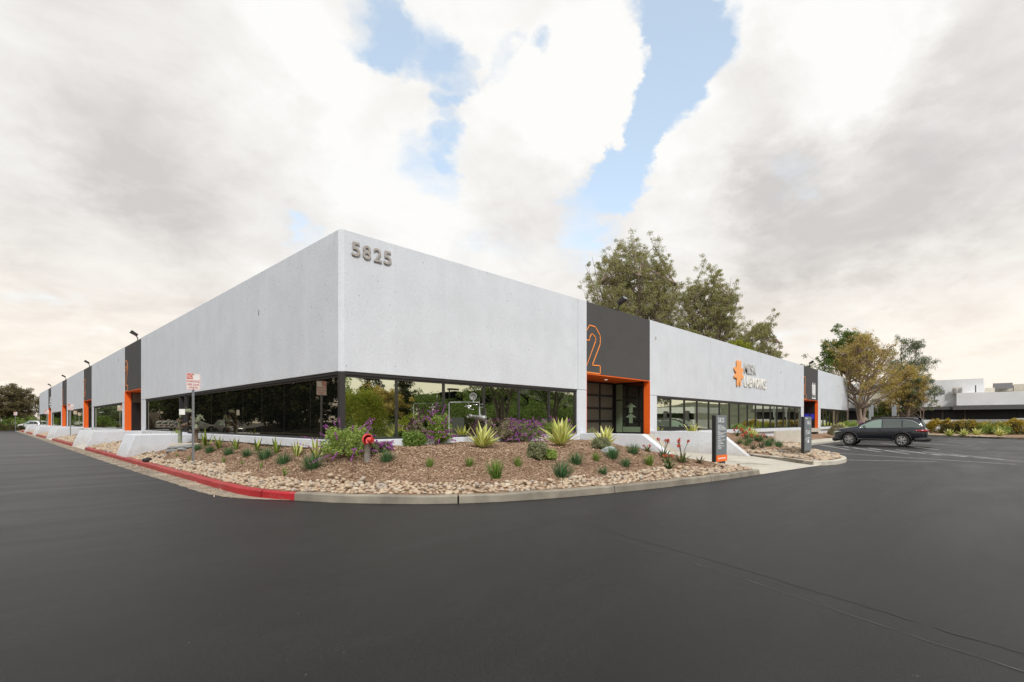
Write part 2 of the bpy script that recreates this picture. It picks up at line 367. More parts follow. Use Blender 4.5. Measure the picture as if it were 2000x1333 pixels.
M['aloe'] = leafm('aloe_leaf', (.06,.10,.04), (.11,.16,.05), (.20,.20,.08), .1)
M['aloe_d'] = leafm('dark_aloe_leaf', (.04,.05,.025), (.08,.08,.04), (.14,.10,.06), .1)
M['hedge_or'] = leafm('orange_hedge_leaves', (.16,.16,.02), (.40,.30,.03), (.60,.38,.04), .3)
M['hedge_dk'] = leafm('dark_hedge_leaves', (.07,.045,.03), (.12,.10,.035), (.17,.18,.05), .25)

# ---------------------------------------------------------------- text to mesh
def text_mesh(s, wd, ht, depth, m, name, face='-Y', bold=0.0, origin=(0,0,0)):
    cu = bpy.data.curves.new('txt', 'FONT'); cu.body = s; cu.size = 1; cu.extrude = .5; cu.offset = bold; cu.resolution_u = 4
    o = bpy.data.objects.new('txt', cu); COL.objects.link(o); bpy.context.view_layer.update()
    dg = bpy.context.evaluated_depsgraph_get(); me = bpy.data.meshes.new_from_object(o.evaluated_get(dg))
    bpy.data.objects.remove(o); bpy.data.curves.remove(cu)
    n = len(me.vertices); co = np.empty(n*3, np.float32); me.vertices.foreach_get('co', co); co = co.reshape(-1,3)
    lo, hi = co.min(0), co.max(0)
    u = (co[:,0]-lo[0])/(hi[0]-lo[0])*wd; v = (co[:,1]-lo[1])/(hi[1]-lo[1])*ht; d = (co[:,2]-lo[2])/max(1e-6,hi[2]-lo[2])*depth
    if face == '-Y': out = np.stack([origin[0]+u, origin[1]-d, origin[2]+v], 1)
    elif face == '-X': out = np.stack([origin[0]-d, origin[1]-u, origin[2]+v], 1)
    me.vertices.foreach_set('co', out.astype(np.float32).ravel()); me.materials.clear(); me.materials.append(m); me.update(); me.name = name
    return me

# ---------------------------------------------------------------- planting bed terrain
K1 = [(-2.55,106.5),(-2.55,40),(-2.55,14),(-2.55,6),(-2.55,3),(-2.56,.9),(-2.53,-.5),(-2.40,-1.4),(-2.07,-2.18),(-1.69,-2.93),(-1.24,-3.58),(-.51,-4.40),(.22,-4.95),(.9,-5.3),(1.9,-5.70),(3.06,-6.03),(4.58,-6.38),(6.84,-6.75),(9.1,-7.01)]
K1B = [(9.1,-7.01),(10.15,-4.1)]
K2 = [(16.37,-4.2),(15.2,-5.6),(14.0,-6.9),(13.72,-7.3),(13.85,-7.62),(14.5,-7.82),(16.0,-7.85),(17.6,-7.5),(18.9,-6.8),(21.5,-5.6),(25.7,-3.9),(29,-3.3)]
K2B = [(29,-3.3),(33,-1.9),(60,-1.8)]
def segd(px, py, pl):
    best = np.full(np.shape(px), 1e9)
    for (ax, ay), (bx, by) in zip(pl[:-1], pl[1:]):
        dx, dy = bx-ax, by-ay; t = np.clip(((px-ax)*dx+(py-ay)*dy)/(dx*dx+dy*dy), 0, 1)
        best = np.minimum(best, np.hypot(px-ax-t*dx, py-ay-t*dy))
    return best
def zf(x, y):
    x = np.asarray(x, float); y = np.asarray(y, float)
    d1 = np.minimum(segd(x, y, K1), segd(x, y, K1B)*.8+.12)
    z1 = np.interp(d1, [0,.12,.8,2.4,4,9], [.125,.125,.27,.74,.84,.88])
    d2 = np.minimum(segd(x, y, K2), segd(x, y, K2B))
    z2 = np.interp(d2, [0,.12,1.2,2.6,4,9], [.125,.13,.25,.62,.86,.92])
    z = np.where(x > 12.5, z2, z1)
    return z + .022*np.sin(x*2.3+y*1.1)*np.clip(d1-.3,0,1) + .015*np.sin(x*5.1-y*3.7)*np.clip(d1-.3,0,1)
def inside(x, y, poly):
    x = np.asarray(x, float); y = np.asarray(y, float); c = np.zeros(x.shape, bool); n = len(poly)
    for i in range(n):
        x0, y0 = poly[i]; x1, y1 = poly[(i+1)%n]
        if y0 == y1: continue
        cr = ((y0 > y) != (y1 > y)) & (x < (x1-x0)*(y-y0)/(y1-y0)+x0); c ^= cr
    return c
def on_bed(px, py):
    r = (px-1000)/F; s = (HZ-py)/F; Y = 6.0
    while Y < 110:
        x, y = w(r*Y, Y); z = H + s*Y
        if z <= float(zf(x, y)): return x, y, float(zf(x, y))
        Y += .02
    return x, y, 0.0

bed1_poly = [(-.5 if False else p[0], p[1]) for p in K1 if p[1] <= 14] + [(10.15,-4.1),(10.15,.05),(.05,.05),(.05,14)]
def offset_in(poly_line, d):
    return poly_line
def bed_mesh(poly, x0, x1, y0, y1, step):
    xs = np.arange(x0, x1+step, step); ys = np.arange(y0, y1+step, step)
    X, Y = np.meshgrid(xs, ys, indexing='ij'); Z = zf(X, Y)
    Z += np.random.RandomState(3).normal(0, .006, Z.shape)
    nx, ny = X.shape; V = np.stack([X, Y, Z], -1).reshape(-1, 3)
    ii, jj = np.meshgrid(np.arange(nx-1), np.arange(ny-1), indexing='ij')
    cx = X[:-1,:-1]+step/2; cy = Y[:-1,:-1]+step/2
    ok = inside(cx, cy, poly)
    a = (ii*ny+jj)[ok]; Fq = np.stack([a, a+ny, a+ny+1, a+1], 1)
    return V, Fq
def kerb_inner(K, d):   # polyline pushed to the bed side (left of travel direction for K1)
    out = []
    for i, p in enumerate(K):
        a = Vector(K[max(i-1,0)]); b = Vector(K[min(i+1,len(K)-1)]); t = (b-a).normalized(); n = Vector((-t.y, t.x)); out.append((p[0]+n.x*d, p[1]+n.y*d))
    return out
def smooth_line(K, step=.35):
    P = [Vector((*k,0)) for k in K]; out = []
    for i in range(len(P)-1):
        p0 = P[max(i-1,0)]; p1 = P[i]; p2 = P[i+1]; p3 = P[min(i+2,len(P)-1)]
        L = (p2-p1).length; n = max(1, int(L/step))
        m1 = (p2-p0)*.5; m2 = (p3-p1)*.5
        if (p1-p0).length > 3*L: m1 = m1.normalized()*L
        if (p3-p2).length > 3*L: m2 = m2.normalized()*L
        if (p1-p0).length < L/3: m1 = m1.normalized()*L
        if (p3-p2).length < L/3: m2 = m2.normalized()*L
        for k in range(n):
            t = k/n; h = (2*t**3-3*t*t+1)*p1 + (t**3-2*t*t+t)*m1 + (-2*t**3+3*t*t)*p2 + (t**3-t*t)*m2
            out.append((h.x, h.y))
    out.append(K[-1]); return out
def kerb(mb, line, width=.16, ht=.15, seg=3.0, z0=-.05, side=1):
    line = smooth_line(line); inn = kerb_inner(line, width*side); acc = 0; i0 = 0
    def run(a, b):
        vs = []; fs = []
        for k in range(a, b+1):
            o = line[k]; n = inn[k]
            if k == a and a > 0: f = .022; nx = line[k+1]; o = (o[0]+(nx[0]-o[0])*f/.3, o[1]+(nx[1]-o[1])*f/.3); n = (n[0]+(nx[0]-line[k][0])*f/.3, n[1]+(nx[1]-line[k][1])*f/.3)
            ex = ((n[0]-o[0])*.12, (n[1]-o[1])*.12)
            wob = .006*math.sin(k*1.7)+.004*math.sin(k*.6)
            vs += [(o[0],o[1],z0),(o[0]+ex[0]*.5,o[1]+ex[1]*.5,ht-.025+wob),(o[0]+ex[0]*1.9,o[1]+ex[1]*1.9,ht+wob),(n[0],n[1],ht+wob),(n[0],n[1],z0)]
        m = b-a
        for k in range(m):
            for j in range(4): fs.append((k*5+j, (k+1)*5+j, (k+1)*5+j+1, k*5+j+1))
        fs.append((0,1,2,3,4)); fs.append(tuple(m*5+j for j in (4,3,2,1,0)))
        if side == 1: fs = [tuple(reversed(f)) for f in fs]
        mb.add(vs, fs)
    for k in range(1, len(line)):
        acc += math.dist(line[k], line[k-1])
        if acc > seg or k == len(line)-1: run(i0, k); i0 = k; acc = 0

# ---- ground
g = MB().add([(-500,-500,0),(700,-500,0),(700,700,0),(-500,700,0)], [(0,1,2,3)]).build('asphalt_ground', M['asphalt']); tag(g, kind='structure')

# beds
V, Fq = bed_mesh([(p[0]+.06,p[1]) if p[1] > -1 else (p[0]+.05,p[1]+.05) for p in K1 if p[1] <= 14] + [(10.15,-4.1),(10.15,.05),(.05,.05),(.05,14)], -2.7, 10.3, -7.2, 14.0, .08)
o = link('mulch_bed', np_mesh('mulch_bed', V, Fq, M['soil'], smooth=True)); tag(o, kind='structure')
allV, allF, base = [], [], 0
for (ya, yb) in ((14.1,23.3),(28.9,43.4),(49.6,63.3),(69.2,83.7),(89.3,106)):
    poly = [(-2.47,ya),(.05,ya),(.05,yb),(-2.47,yb)]
    V, Fq = bed_mesh(poly, -2.6, .1, ya-.1, yb+.1, .15); allV.append(V); allF.append(Fq+base); base += len(V)
o = link('mulch_strip', np_mesh('mulch_strip', np.vstack(allV), np.vstack(allF), M['soil'], smooth=True)); tag(o, kind='structure')
poly2 = [(p[0], p[1]+.06) for p in K2] + [(33,-1.85),(60,-1.75),(60,.05),(16.1,.05),(16.1,-4.2)]
V, Fq = bed_mesh(poly2, 13.4, 60, -8.0, .1, .14)
o = link('mulch_bed', np_mesh('mulch_bed', V, Fq, M['soil'], smooth=True)); tag(o, kind='structure')

# kerbs
red = MB()
for (ya, yb) in ((106.0,89.4),(83.6,69.3),(63.2,49.7),(43.3,29.0)): kerb(red, [(-2.55,ya),(-2.55,(ya+yb)/2),(-2.55,yb)], seg=3)
K1red = [(-2.55,23.2),(-2.55,18),(-2.55,12),(-2.55,6),(-2.55,3),(-2.56,.9),(-2.53,-.5),(-2.40,-1.4),(-2.07,-2.18)]
kerb(red, K1red, seg=2.6)
tag(red.build('red_kerb', M['red_kerb']), kind='structure')
gk = MB(); kerb(gk, K1[8:], seg=3.2)
tag(gk.build('concrete_kerb', M['conc']), kind='structure')
gk2 = MB(); kerb(gk2, K2, seg=3.2)
kerb(gk2, [(27.0,-3.42),(40,-3.25),(60,-3.2),(74,-3.2)], seg=4)
tag(gk2.build('concrete_kerb', M['conc_light']), kind='structure')
gut = MB()
gl = smooth_line([(-3.08,106.5),(-3.08,40),(-3.08,14),(-3.05,6),(-3.0,3),(-2.99,.5),(-2.88,-.58),(-2.64,-1.31),(-2.17,-2.08)], .5); ki = smooth_line(K1[:9], .5)
def densify(pl, n=160):
    s = [0]
    for a, b in zip(pl, pl[1:]): s.append(s[-1]+math.dist(a, b))
    tt = np.linspace(0, 1, n)**1.0*s[-1]
    tt = s[-1]*(1-(1-np.linspace(0,1,n))**2)
    return [(float(np.interp(t, s, [p[0] for p in pl])), float(np.interp(t, s, [p[1] for p in pl]))) for t in tt]
ga, gb = densify(gl), densify(ki)
gut.add([(a[0]+.02*math.sin(i*2.1), a[1], .005) for i, a in enumerate(ga)] + [(b[0]+.02, b[1], .008) for b in gb],
        [(i, i+1, i+1+len(ga), i+len(ga)) for i in range(len(ga)-1)])
tag(gut.build('gutter', M['gutter']), kind='structure')

# entrance walk and sidewalk
wk = MB(); wpoly = [(9.1,-7.05),(11.5,-7.27),(13.8,-7.52),(13.72,-7.2),(14.0,-6.8),(15.25,-5.5),(15.9,-4.6),(15.9,-1.3),(10.4,-1.3),(10.4,-4.1)]
wk.add([(x, y, .008 + max(0, (y+7.2))*.022) for x, y in wpoly], [tuple(range(len(wpoly)))])
for i in range(5): wk.box(10.4,15.9,-1.3+.3*i,.3+.3*i+1,-.1,.14+.158*(i+1))
for yy in (-5.9,-4.4,-2.9): wk.add([(10.0 if yy<-5 else 10.5,yy,.012+(yy+7.2)*.022),(15.5 if yy<-5 else 15.9,yy-.1,.012+(yy+7.2)*.022),(15.5 if yy<-5 else 15.9,yy-.085,.012+(yy+7.2)*.022),(10.0 if yy<-5 else 10.5,yy+.015,.012+(yy+7.2)*.022)], [(0,1,2,3)])
wk.cm = 0
tag(wk.build('entrance_walk', M['conc_light']), kind='structure')
sw = MB().prism([(26.5,-3.5),(29,-3.3),(60,-3.1),(74,-3.1),(74,-1.7),(60,-1.75),(33,-1.85),(30,-2.9)], -.1, .138)
tag(sw.build('sidewalk', M['conc_light']), kind='structure')
for i, yy in enumerate((26.1,46.4,66.2,86.5)):
    MBw = MB().add([(-2.55,yy-2.8,.004),(-2.55,yy+2.8,.004),(-.1,yy+2.8,.6),(-.1,yy-2.8,.6)], [(0,3,2,1)])
    tag(MBw.build('side_walk', M['conc_light']), kind='structure')

# asphalt seams
def ribbon(pts, wd, z, wob, seed):
    rnd = random.Random(seed); L = []
    for (ax, ay), (bx, by) in zip(pts[:-1], pts[1:]):
        n = max(2, int(math.dist((ax,ay),(bx,by))/.06))
        for k in range(n): L.append((ax+(bx-ax)*k/n, ay+(by-ay)*k/n))
    L.append(pts[-1]); vs = []
    for i, p in enumerate(L):
        a = L[max(i-1,0)]; b = L[min(i+1,len(L)-1)]; t = Vector((b[0]-a[0], b[1]-a[1])).normalized(); n = Vector((-t.y, t.x))
        o = wob*(mnoise.noise(Vector((i*.11, seed, 0)))+.5*mnoise.noise(Vector((i*.45, seed, 3)))); h = wd*(.5+.5*max(-.6, mnoise.noise(Vector((i*.3, seed+9, 0))))*1.6)
        vs += [(p[0]+n.x*(o-h), p[1]+n.y*(o-h), z), (p[0]+n.x*(o+h), p[1]+n.y*(o+h), z)]
    return vs, [(2*i, 2*i+2, 2*i+3, 2*i+1) for i in range(len(L)-1)]
M['tar'] = mat('tar', (.012,.012,.012), .55, var=.2)
M['scuff'] = mat('pale_scuff', (.06,.058,.056), .8, var=.3, vscale=8)
s1 = MB(); s1.add(*ribbon([(.25,-6.54),(-.34,-8.41),(-.79,-9.97),(-1.11,-10.88),(-1.48,-11.97),(-1.9,-13.4)], .017, .0025, .035, 1))
s1.add(*ribbon([(-8.2,1.5),(-6.2,.9),(-4.2,.2)], .012, .0025, .05, 2))
tag(s1.build('asphalt_seam', M['tar']), kind='structure')
s2 = MB(); s2.add(*ribbon([(-.1,-7.2),(-.75,-9.0),(-1.25,-10.4),(-1.7,-11.6),(-2.1,-12.9)], .012, .0025, .03, 4))
s2.add(*ribbon([(7.5,-10.7),(11.5,-10.6)], .018, .0025, .05, 5)); s2.add(*ribbon([(10.5,-8.3),(13.5,-9.4),(16,-11.5)], .015, .0025, .05, 6))
tag(s2.build('pavement_joint', M['scuff']), kind='structure')

# parking lines
LN = [((31.01,-3.78),(25.72,-6.27)),((30.24,-5.13),(24.64,-7.77)),((28.98,-6.62),(23.57,-8.95)),((27.8,-8.0),(23.39,-10.11)),((26.4,-9.23),(22.62,-11.17)),((25.09,-10.32),(21.91,-12.09)),
      ((22.53,-5.63),(20.82,-8.72)),((20.82,-8.72),(18.9,-12.4)),((16.9,-6.95),(17.75,-8.53)),((17.75,-8.53),(18.6,-10.3)),((37.5,-6.04),(29.25,-9.66)),((39.26,-8.48),(35.8,-10.26)),((46,-10.9),(44,-11.56)),((43.5,-6.2),(38.5,-8.6)),((44.5,-9.2),(41.5,-10.6)),((50,-9.0),(45.5,-10.9)),((31.4,-3.6),(21.0,-12.6))]
lm = MB()
for a, b in LN:
    t = Vector((b[0]-a[0], b[1]-a[1])).normalized(); n = Vector((-t.y, t.x))*.05
    lm.add([(a[0]+n.x,a[1]+n.y,.004),(a[0]-n.x,a[1]-n.y,.004),(b[0]-n.x,b[1]-n.y,.004),(b[0]+n.x,b[1]+n.y,.004)], [(0,1,2,3)])
tag(lm.build('parking_lines', M['line']), kind='structure')

# ---- cobbles
def ico(sub):
    import bmesh
    bm = bmesh.new(); bmesh.ops.create_icosphere(bm, subdivisions=sub, radius=1)
    V = np.array([v.co[:] for v in bm.verts]); Fc = np.array([[v.index for v in f.verts] for f in bm.faces]); bm.free(); return V, Fc
ICO2, ICO1 = ico(3), ico(2)
rs = np.random.RandomState(11)
def stones(spots, name, label):
    Vs, Fs, b = [], [], 0
    for (x, y, z, r, far) in spots:
        V, Fc = ICO1 if far else ICO2
        s = np.array([rs.uniform(.85,1.45), rs.uniform(.75,1.05), rs.uniform(.5,.78)])*r
        q = V + .16*np.sin(V[:,[1,2,0]]*rs.uniform(1.5,3,3)+rs.uniform(0,6,3)); q = q*s
        a = rs.uniform(0, 6.28); t = rs.uniform(-.5,.5); ca, sa, ct, st = math.cos(a), math.sin(a), math.cos(t), math.sin(t)
        q = q @ np.array([[1,0,0],[0,ct,-st],[0,st,ct]]).T @ np.array([[ca,-sa,0],[sa,ca,0],[0,0,1]]).T
        Vs.append(q+np.array([x,y,z])); Fs.append(Fc+b); b += len(V)
    o = link(name, np_mesh(name, np.vstack(Vs), np.vstack(Fs), M['cobble'], smooth=True))
    return tag(o, label, 'stones', kind='stuff')
def scatter(testf, x0, x1, y0, y1, n, rmin, rmax, far=False, lift=.35):
    out = []; grid = {}
    for _ in range(n):
        x, y = rs.uniform(x0,x1), rs.uniform(y0,y1)
        if not testf(x, y): continue
        r = rs.uniform(rmin, rmax)*(1 if rs.rand() < .8 else 1.3); key = (int(x/.2), int(y/.2)); bad = False
        for dx in (-1,0,1):
            for dy in (-1,0,1):
                for (qx,qy,qr) in grid.get((key[0]+dx,key[1]+dy),()):
                    if (qx-x)**2+(qy-y)**2 < ((qr+r)*.78)**2: bad = True; break
                if bad: break
            if bad: break
        if bad: continue
        grid.setdefault(key, []).append((x,y,r)); out.append((x, y, float(zf(x,y))+r*lift, r, far))
    return out
B1 = [p for p in K1 if p[1] <= 14] + [(10.15,-4.1),(10.15,.05),(.05,.05),(.05,14)]
def t1(x, y):
    if not inside(x, y, B1): return False
    if y > 12.0: return False
    d = float(segd(x, y, K1)); lim = .78+.13*math.sin(x*1.3+y*.9)+.10*math.sin(x*4-y*3)+(-.04 if y > 0 else 0)
    if x > 8.2: lim += .1
    return .2 < d < lim
sp = scatter(t1, -2.6, 9.6, -7.1, 12.1, 90000, .030, .053)
sp += [(x,y,z+.07,r*.9,f) for (x,y,z,r,f) in scatter(t1, -2.6, 9.6, -7.1, 12.1, 1200, .04, .065)]
stones(sp, 'cobble_border', 'rounded tan river stones along the kerb of the corner bed')
def t1b(x, y): return .2 < x+2.55 < 1.15+.3*math.sin(y*1.3) and not (23.3 < y < 28.9 or 43.3 < y < 49.6 or 63.2<y<69.3 or 83.6<y<89.4 or y<14.2)
stones(scatter(t1b, -2.5, -.9, 14, 90, 30000, .06, .1, True), 'cobble_strip', 'rounded tan river stones between the white planter walls')
B2 = K2 + [(33,-1.85),(16.1,-1.85),(16.1,-4.2)]
def t2(x, y):
    if not inside(x, y, B2): return False
    d = float(segd(x, y, K2))
    return d > .2 and (y < -5.4+.3*math.sin(x*2) and x < 21 or (x >= 16.5 and d < 1.1))
stones(scatter(t2, 13.7, 28, -7.9, -3.2, 26000, .06, .1, True), 'cobble_patch', 'rounded tan river stones around the small directional sign')

# ---- mulch chips
def chips(n, x0, x1, y0, y1, test, name, label, size=1):
    xs = rs.uniform(x0,x1,n*3); ys = rs.uniform(y0,y1,n*3); k = test(xs, ys); xs, ys = xs[k][:n], ys[k][:n]; n = len(xs)
    L = rs.uniform(.012,.034,n)*size; L[rs.rand(n) < .008] *= 2.5; W = rs.uniform(.003,.007,n)*size; a = rs.uniform(0,6.28,n); t = rs.uniform(-.5,.5,n)
    u = np.stack([np.cos(a)*np.cos(t), np.sin(a)*np.cos(t), np.sin(t)], 1)*L[:,None]; v = np.stack([-np.sin(a), np.cos(a), rs.uniform(-.6,.6,n)], 1)*W[:,None]
    c = np.stack([xs, ys, zf(xs, ys)+rs.uniform(.002,.014,n)], 1)
    V = np.stack([c-u-v, c+u-v, c+u+v, c-u+v], 1).reshape(-1,3); Fq = np.arange(4*n).reshape(-1,4)
    tag(link(name, np_mesh(name, V, Fq, M['chips'])), label, 'mulch', kind='stuff')
chips(120000, -2.4, 10.1, -7, 12, lambda x, y: inside(x, y, B1) & (segd(x, y, K1) > .7), 'bark_mulch', 'shredded brown bark mulch over the corner planting bed')
_z = zf; zf = lambda x, y: np.asarray(x)*0+.008
chips(900, -3.0, -2.56, -1, 40, lambda x, y: (rs.rand(len(x)) < .9), 'leaf_litter', 'bits of bark and dry leaves lying in the gutter', 1.3)
zf = _z
chips(12000, 14, 34, -7.2, 0, lambda x, y: inside(x, y, poly2) & (segd(x, y, K2) > .6), 'bark_mulch', 'shredded brown bark mulch in the bed right of the entrance', 1.6)

# ================================================================ the building
bld = empty('office_building'); tag(bld, 'long white concrete office building with charcoal and orange entrance bays and ribbon windows', 'building')
TOP, HEAD = 6.36, 2.78
def fb(mb, face, u0, u1, d0, d1, z0, z1):
    if face == 'R': mb.box(u0,u1,d0,d1,z0,z1)
    else: mb.box(d0,d1,u0,u1,z0,z1)
def part(name, face, u0, u1, d0, d1, z0, z1, m, parent=None, bevel=0, label=None):
    mb = MB(); fb(mb, face, u0,u1,d0,d1,z0,z1); o = mb.build(name, m, parent or bld, bevel=bevel)
    if label: o['label'] = label
    return o
# corner chamfer
MB().prism([(0,.11),(.11,0),(.11,.2),(.2,.2),(.2,.11)], HEAD, TOP).build('corner_strip', M['wall'], bld)
R_up = [(.112,9.963),(9.977,10.55),(15.72,22.794),(22.806,35.794),(35.806,42.49),(47.37,60.4)]
L_up = [(.112,22.72),(28.9,42.88),(49.17,62.62),(68.8,82.9),(88.92,107.1)]
R_up = [(a+(.008 if a in (9.977,22.806,35.806) else 0), b-(.008 if b in (9.963,22.794,35.794) else 0)) for a, b in R_up]
for a, b in R_up: part('wall_panel', 'R', a, b, 0, .25, HEAD, TOP, M['wall'], bevel=.012)
for a, b in L_up: part('wall_panel', 'L', a, b, 0, .25, HEAD, TOP, M['wall'], bevel=.012)
part('wall_panel', 'L', 22.732, 23.75, 0, .25, HEAD, TOP, M['wall'], bevel=.012)
for y in (42.892, 62.632, 82.912): part('wall_panel', 'L', y, y+.9, 0, .25, HEAD, TOP, M['wall'], bevel=.012)
R_op = [(10.55,15.72),(42.49,47.37)]; L_op = [(23.75,28.9),(43.8,49.17),(63.54,68.8),(83.82,88.92)]
for a, b in R_op: part('wall_panel', 'R', a, b, .025, .25, 3.47, TOP-.01, M['dark_wall'], label='charcoal painted panel over an entrance')
for a, b in L_op: part('wall_panel', 'L', a, b, .025, .25, 3.47, TOP-.01, M['dark_wall'], label='charcoal painted panel over an entrance')
R_pil = [(9.93,10.55),(15.72,16.40),(41.74,42.49),(47.37,48.3)]
L_pil = [(22.76,23.75),(28.9,29.7),(42.9,43.8),(49.17,49.7),(62.62,63.54),(68.8,70.0),(82.9,83.82),(88.92,89.7)]
for a, b in R_pil: part('pillar', 'R', a, b, .004, .3, -.1, HEAD-.012, M['wall'], bevel=.012)
for a, b in L_pil: part('pillar', 'L', a, b, .004, .3, -.1, HEAD-.012, M['wall'], bevel=.012)
# windows
def window(face, u0, u1, n, glass, corner=False, sill=1.04, thin=False):
    fr = MB(); d0, d1 = .05, .17
    fb(fr, face, u0, u1, d0-.02, d1, HEAD-.075, HEAD-.003); fb(fr, face, u0, u1, d0-.03, d1, sill, sill+.05)
    fb(fr, face, u0, u1, d0+.012, d1, HEAD-.135, HEAD-.078)
    us = [u0+(u1-u0)*i/n for i in range(n+1)]; mw = .005 if thin else .02
    for i, u in enumerate(us):
        e = .035 if i in (0, n) else mw
        uu = min(max(u, u0+e), u1-e); fb(fr, face, uu-e, uu+e, d0 if not thin or i in (0,n) else .099, d1, sill+.052, HEAD-.137)
    fo = fr.build('window_frame', M['frame'], bld)
    for i in range(n):
        a, b = us[i]+mw, us[i+1]-mw; pm = MB(); a -= .0 if not thin else -.0; off = .0008*((i*7)%3)
        fb(pm, face, a, b, .10+off, .112+off, sill+.04, HEAD-.10); pm.build('pane', glass, fo)
    return fo
window('R', .05, 9.93, 6, M['glass']); window('R', 16.40, 41.74, 16, M['glass']); window('R', 48.3, 60.3, 9, M['glass'])
window('L', .14, 14.45, 8, M['glass_dim'], thin=True); window('L', 15.5, 22.76, 4, M['glass_dim'], thin=True)
for a, b in ((29.7,42.9),(49.7,62.62),(70.0,82.9),(89.7,107.0)): window('L', a, b, 8, M['glass'], thin=True)
MB().box(-.01,.13,-.01,.13,1.04,HEAD-.004).build('corner_post', M['frame'], bld, bevel=.01)
# side door between the left windows
dm = MB(); fb(dm,'L',14.47,14.56,.02,.3,.95,HEAD-.01); fb(dm,'L',15.4,15.49,.02,.3,.95,HEAD-.01); fb(dm,'L',14.56,15.4,.02,.3,HEAD-.1,HEAD-.01)
do = dm.build('door_frame', M['frame'], bld); part('door', 'L', 14.56, 15.4, .35, .38, .95, HEAD-.1, M['black'])
# base walls and ledges
def base(face, a, b, sill=1.035):
    part('base_wall', face, a, b, .02, .25, -.1, .80, M['wall'])
    part('ledge', face, a, b, -.13, .2, .80, sill, M['wall'], bevel=.015)
base('R', -.13, 9.93); base('R', 16.40, 41.74); base('R', 48.3, 60.4)
base('L', -.128, 12.2); base('L', 14.1, 22.76)
for a, b in ((29.7,42.9),(49.7,62.62),(70.0,82.9),(89.7,107.1)): base('L', a, b)
# roof, back walls, ends
MB().prism([(.25,.25),(60.1,.25),(60.1,14),(16,14),(16,106.9),(.25,106.9)], 5.85, 6.0).build('roof', M['roofgrey'], bld)
bw = MB(); bw.box(16.2,60.38,13.8,14,-.1,6.3); bw.box(16,16.2,13.8,107,-.1,6.3); bw.box(60.15,60.4,.26,13.8,-.1,TOP-.01); bw.box(.26,16,106.9,107.12,-.1,TOP-.01)
bw.build('back_wall', M['wall'], bld)
MB().box(.3,60.1,2.6,2.7,0,5.8).box(2.6,2.7,2.7,106,0,5.8).build('inner_wall', M['rivet'], bld)
# entrances, right facade
def entranceR(a, b, jd, glassy):
    part('soffit', 'R', a+.003, b-.003, .03, 2.1, 3.43, 3.466, M['orange'])
    part('landing', 'R', a, b, -.2, 2.4, .6, .93, M['conc_light'])
    part('jamb', 'R', b-.028, b+.002, .006, jd, .9, 3.428, M['orange'], label='orange painted reveal')
    part('jamb', 'R', a-.002, a+.02, .006, 2.1, .9, 3.428, M['orange'])
    mb = MB(); nx = 4; x0, x1 = a+.35, b-.12; z0, z1 = .93, 3.40
    for i in range(nx+1):
        x = x0+(x1-x0)*i/nx; mb.box(x-.045,x+.045,1.95,2.05,z0,z1)
    for j in range(5):
        z = z0+(z1-z0)*j/4; mb.box(x0,x1,1.94,2.06,z-(.06 if j in (0,4) else .045),z+(.06 if j in (0,4) else .045))
    mb.box(a,a+.3,1.9,2.1,z0,3.43); mb.box(a,b,1.92,2.08,z1+.06,3.428)
    d = mb.build('entrance_door', M['black'], bld)
    for i in range(nx):
        for j in range(4):
            xa = x0+(x1-x0)*i/nx+.047; xb = x0+(x1-x0)*(i+1)/nx-.047; za = z0+(z1-z0)*j/4+.047; zb = z0+(z1-z0)*(j+1)/4-.047
            lit = (not glassy) and j == 1
            MB().box(xa,xb,1.99,2.0,za,zb).build('door_pane', (M['blue_lit'] if lit else (M['tan'] if glassy else M['glass_clear'])), d)
    if glassy:
        fr = MB(); X = b-.03
        for (ya, yb, za, zb) in ((jd,jd+.06,.93,3.42),(1.86,1.95,.93,3.42),(jd,1.95,.93,.99),(jd,1.95,3.37,3.42)): fr.box(X-.05,X+.03,ya,yb,za,zb)
        f = fr.build('side_glazing', M['black'], bld)
        MB().box(X,X+.012,jd+.06,1.86,.99,3.37).build('pane', M['glass_clear'], f)
        MB().box(X-.006,X-.003,1.50,1.85,.99,2.55).box(X-.006,X-.003,1.50,1.85,2.62,3.36).build('green_strip', M['greenish'], f)  # flat pale green strip just in front of the pane
        ar = MB()
        for zc in (1.72, 2.22): ar.prism_yz([(.72,zc),(1.02,zc+.2),(1.32,zc),(1.12,zc),(1.12,zc-.28),(.92,zc-.28),(.92,zc)], X-.006, X-.003)
        ar.prism_yz([(.5,1.0),(1.46,1.0),(1.46,1.26),(.5,1.26)], X-.007, X-.0065)
        ar.build('green_arrow', M['greenish'], f)
    else:
        sw0 = part('side_wall', 'R', b-.03, b+.1, jd, 2.0, .93, 3.43, M['black'])
        for ya, yb in ((.32,.62),(.74,1.15)): MB().box(b-.036,b-.031,ya,yb,1.75,2.25).build('lit_pane', M['blue_lit'], sw0)
    for xx in (a+(b-a)*.22, a+(b-a)*.55):
        MB().tube([(xx,.95,3.415),(xx,.95,3.435)], .07, 14).build('downlight', M['lamp'], bld)
entranceR(10.55, 15.72, .32, True); entranceR(42.49, 47.37, .26, False)
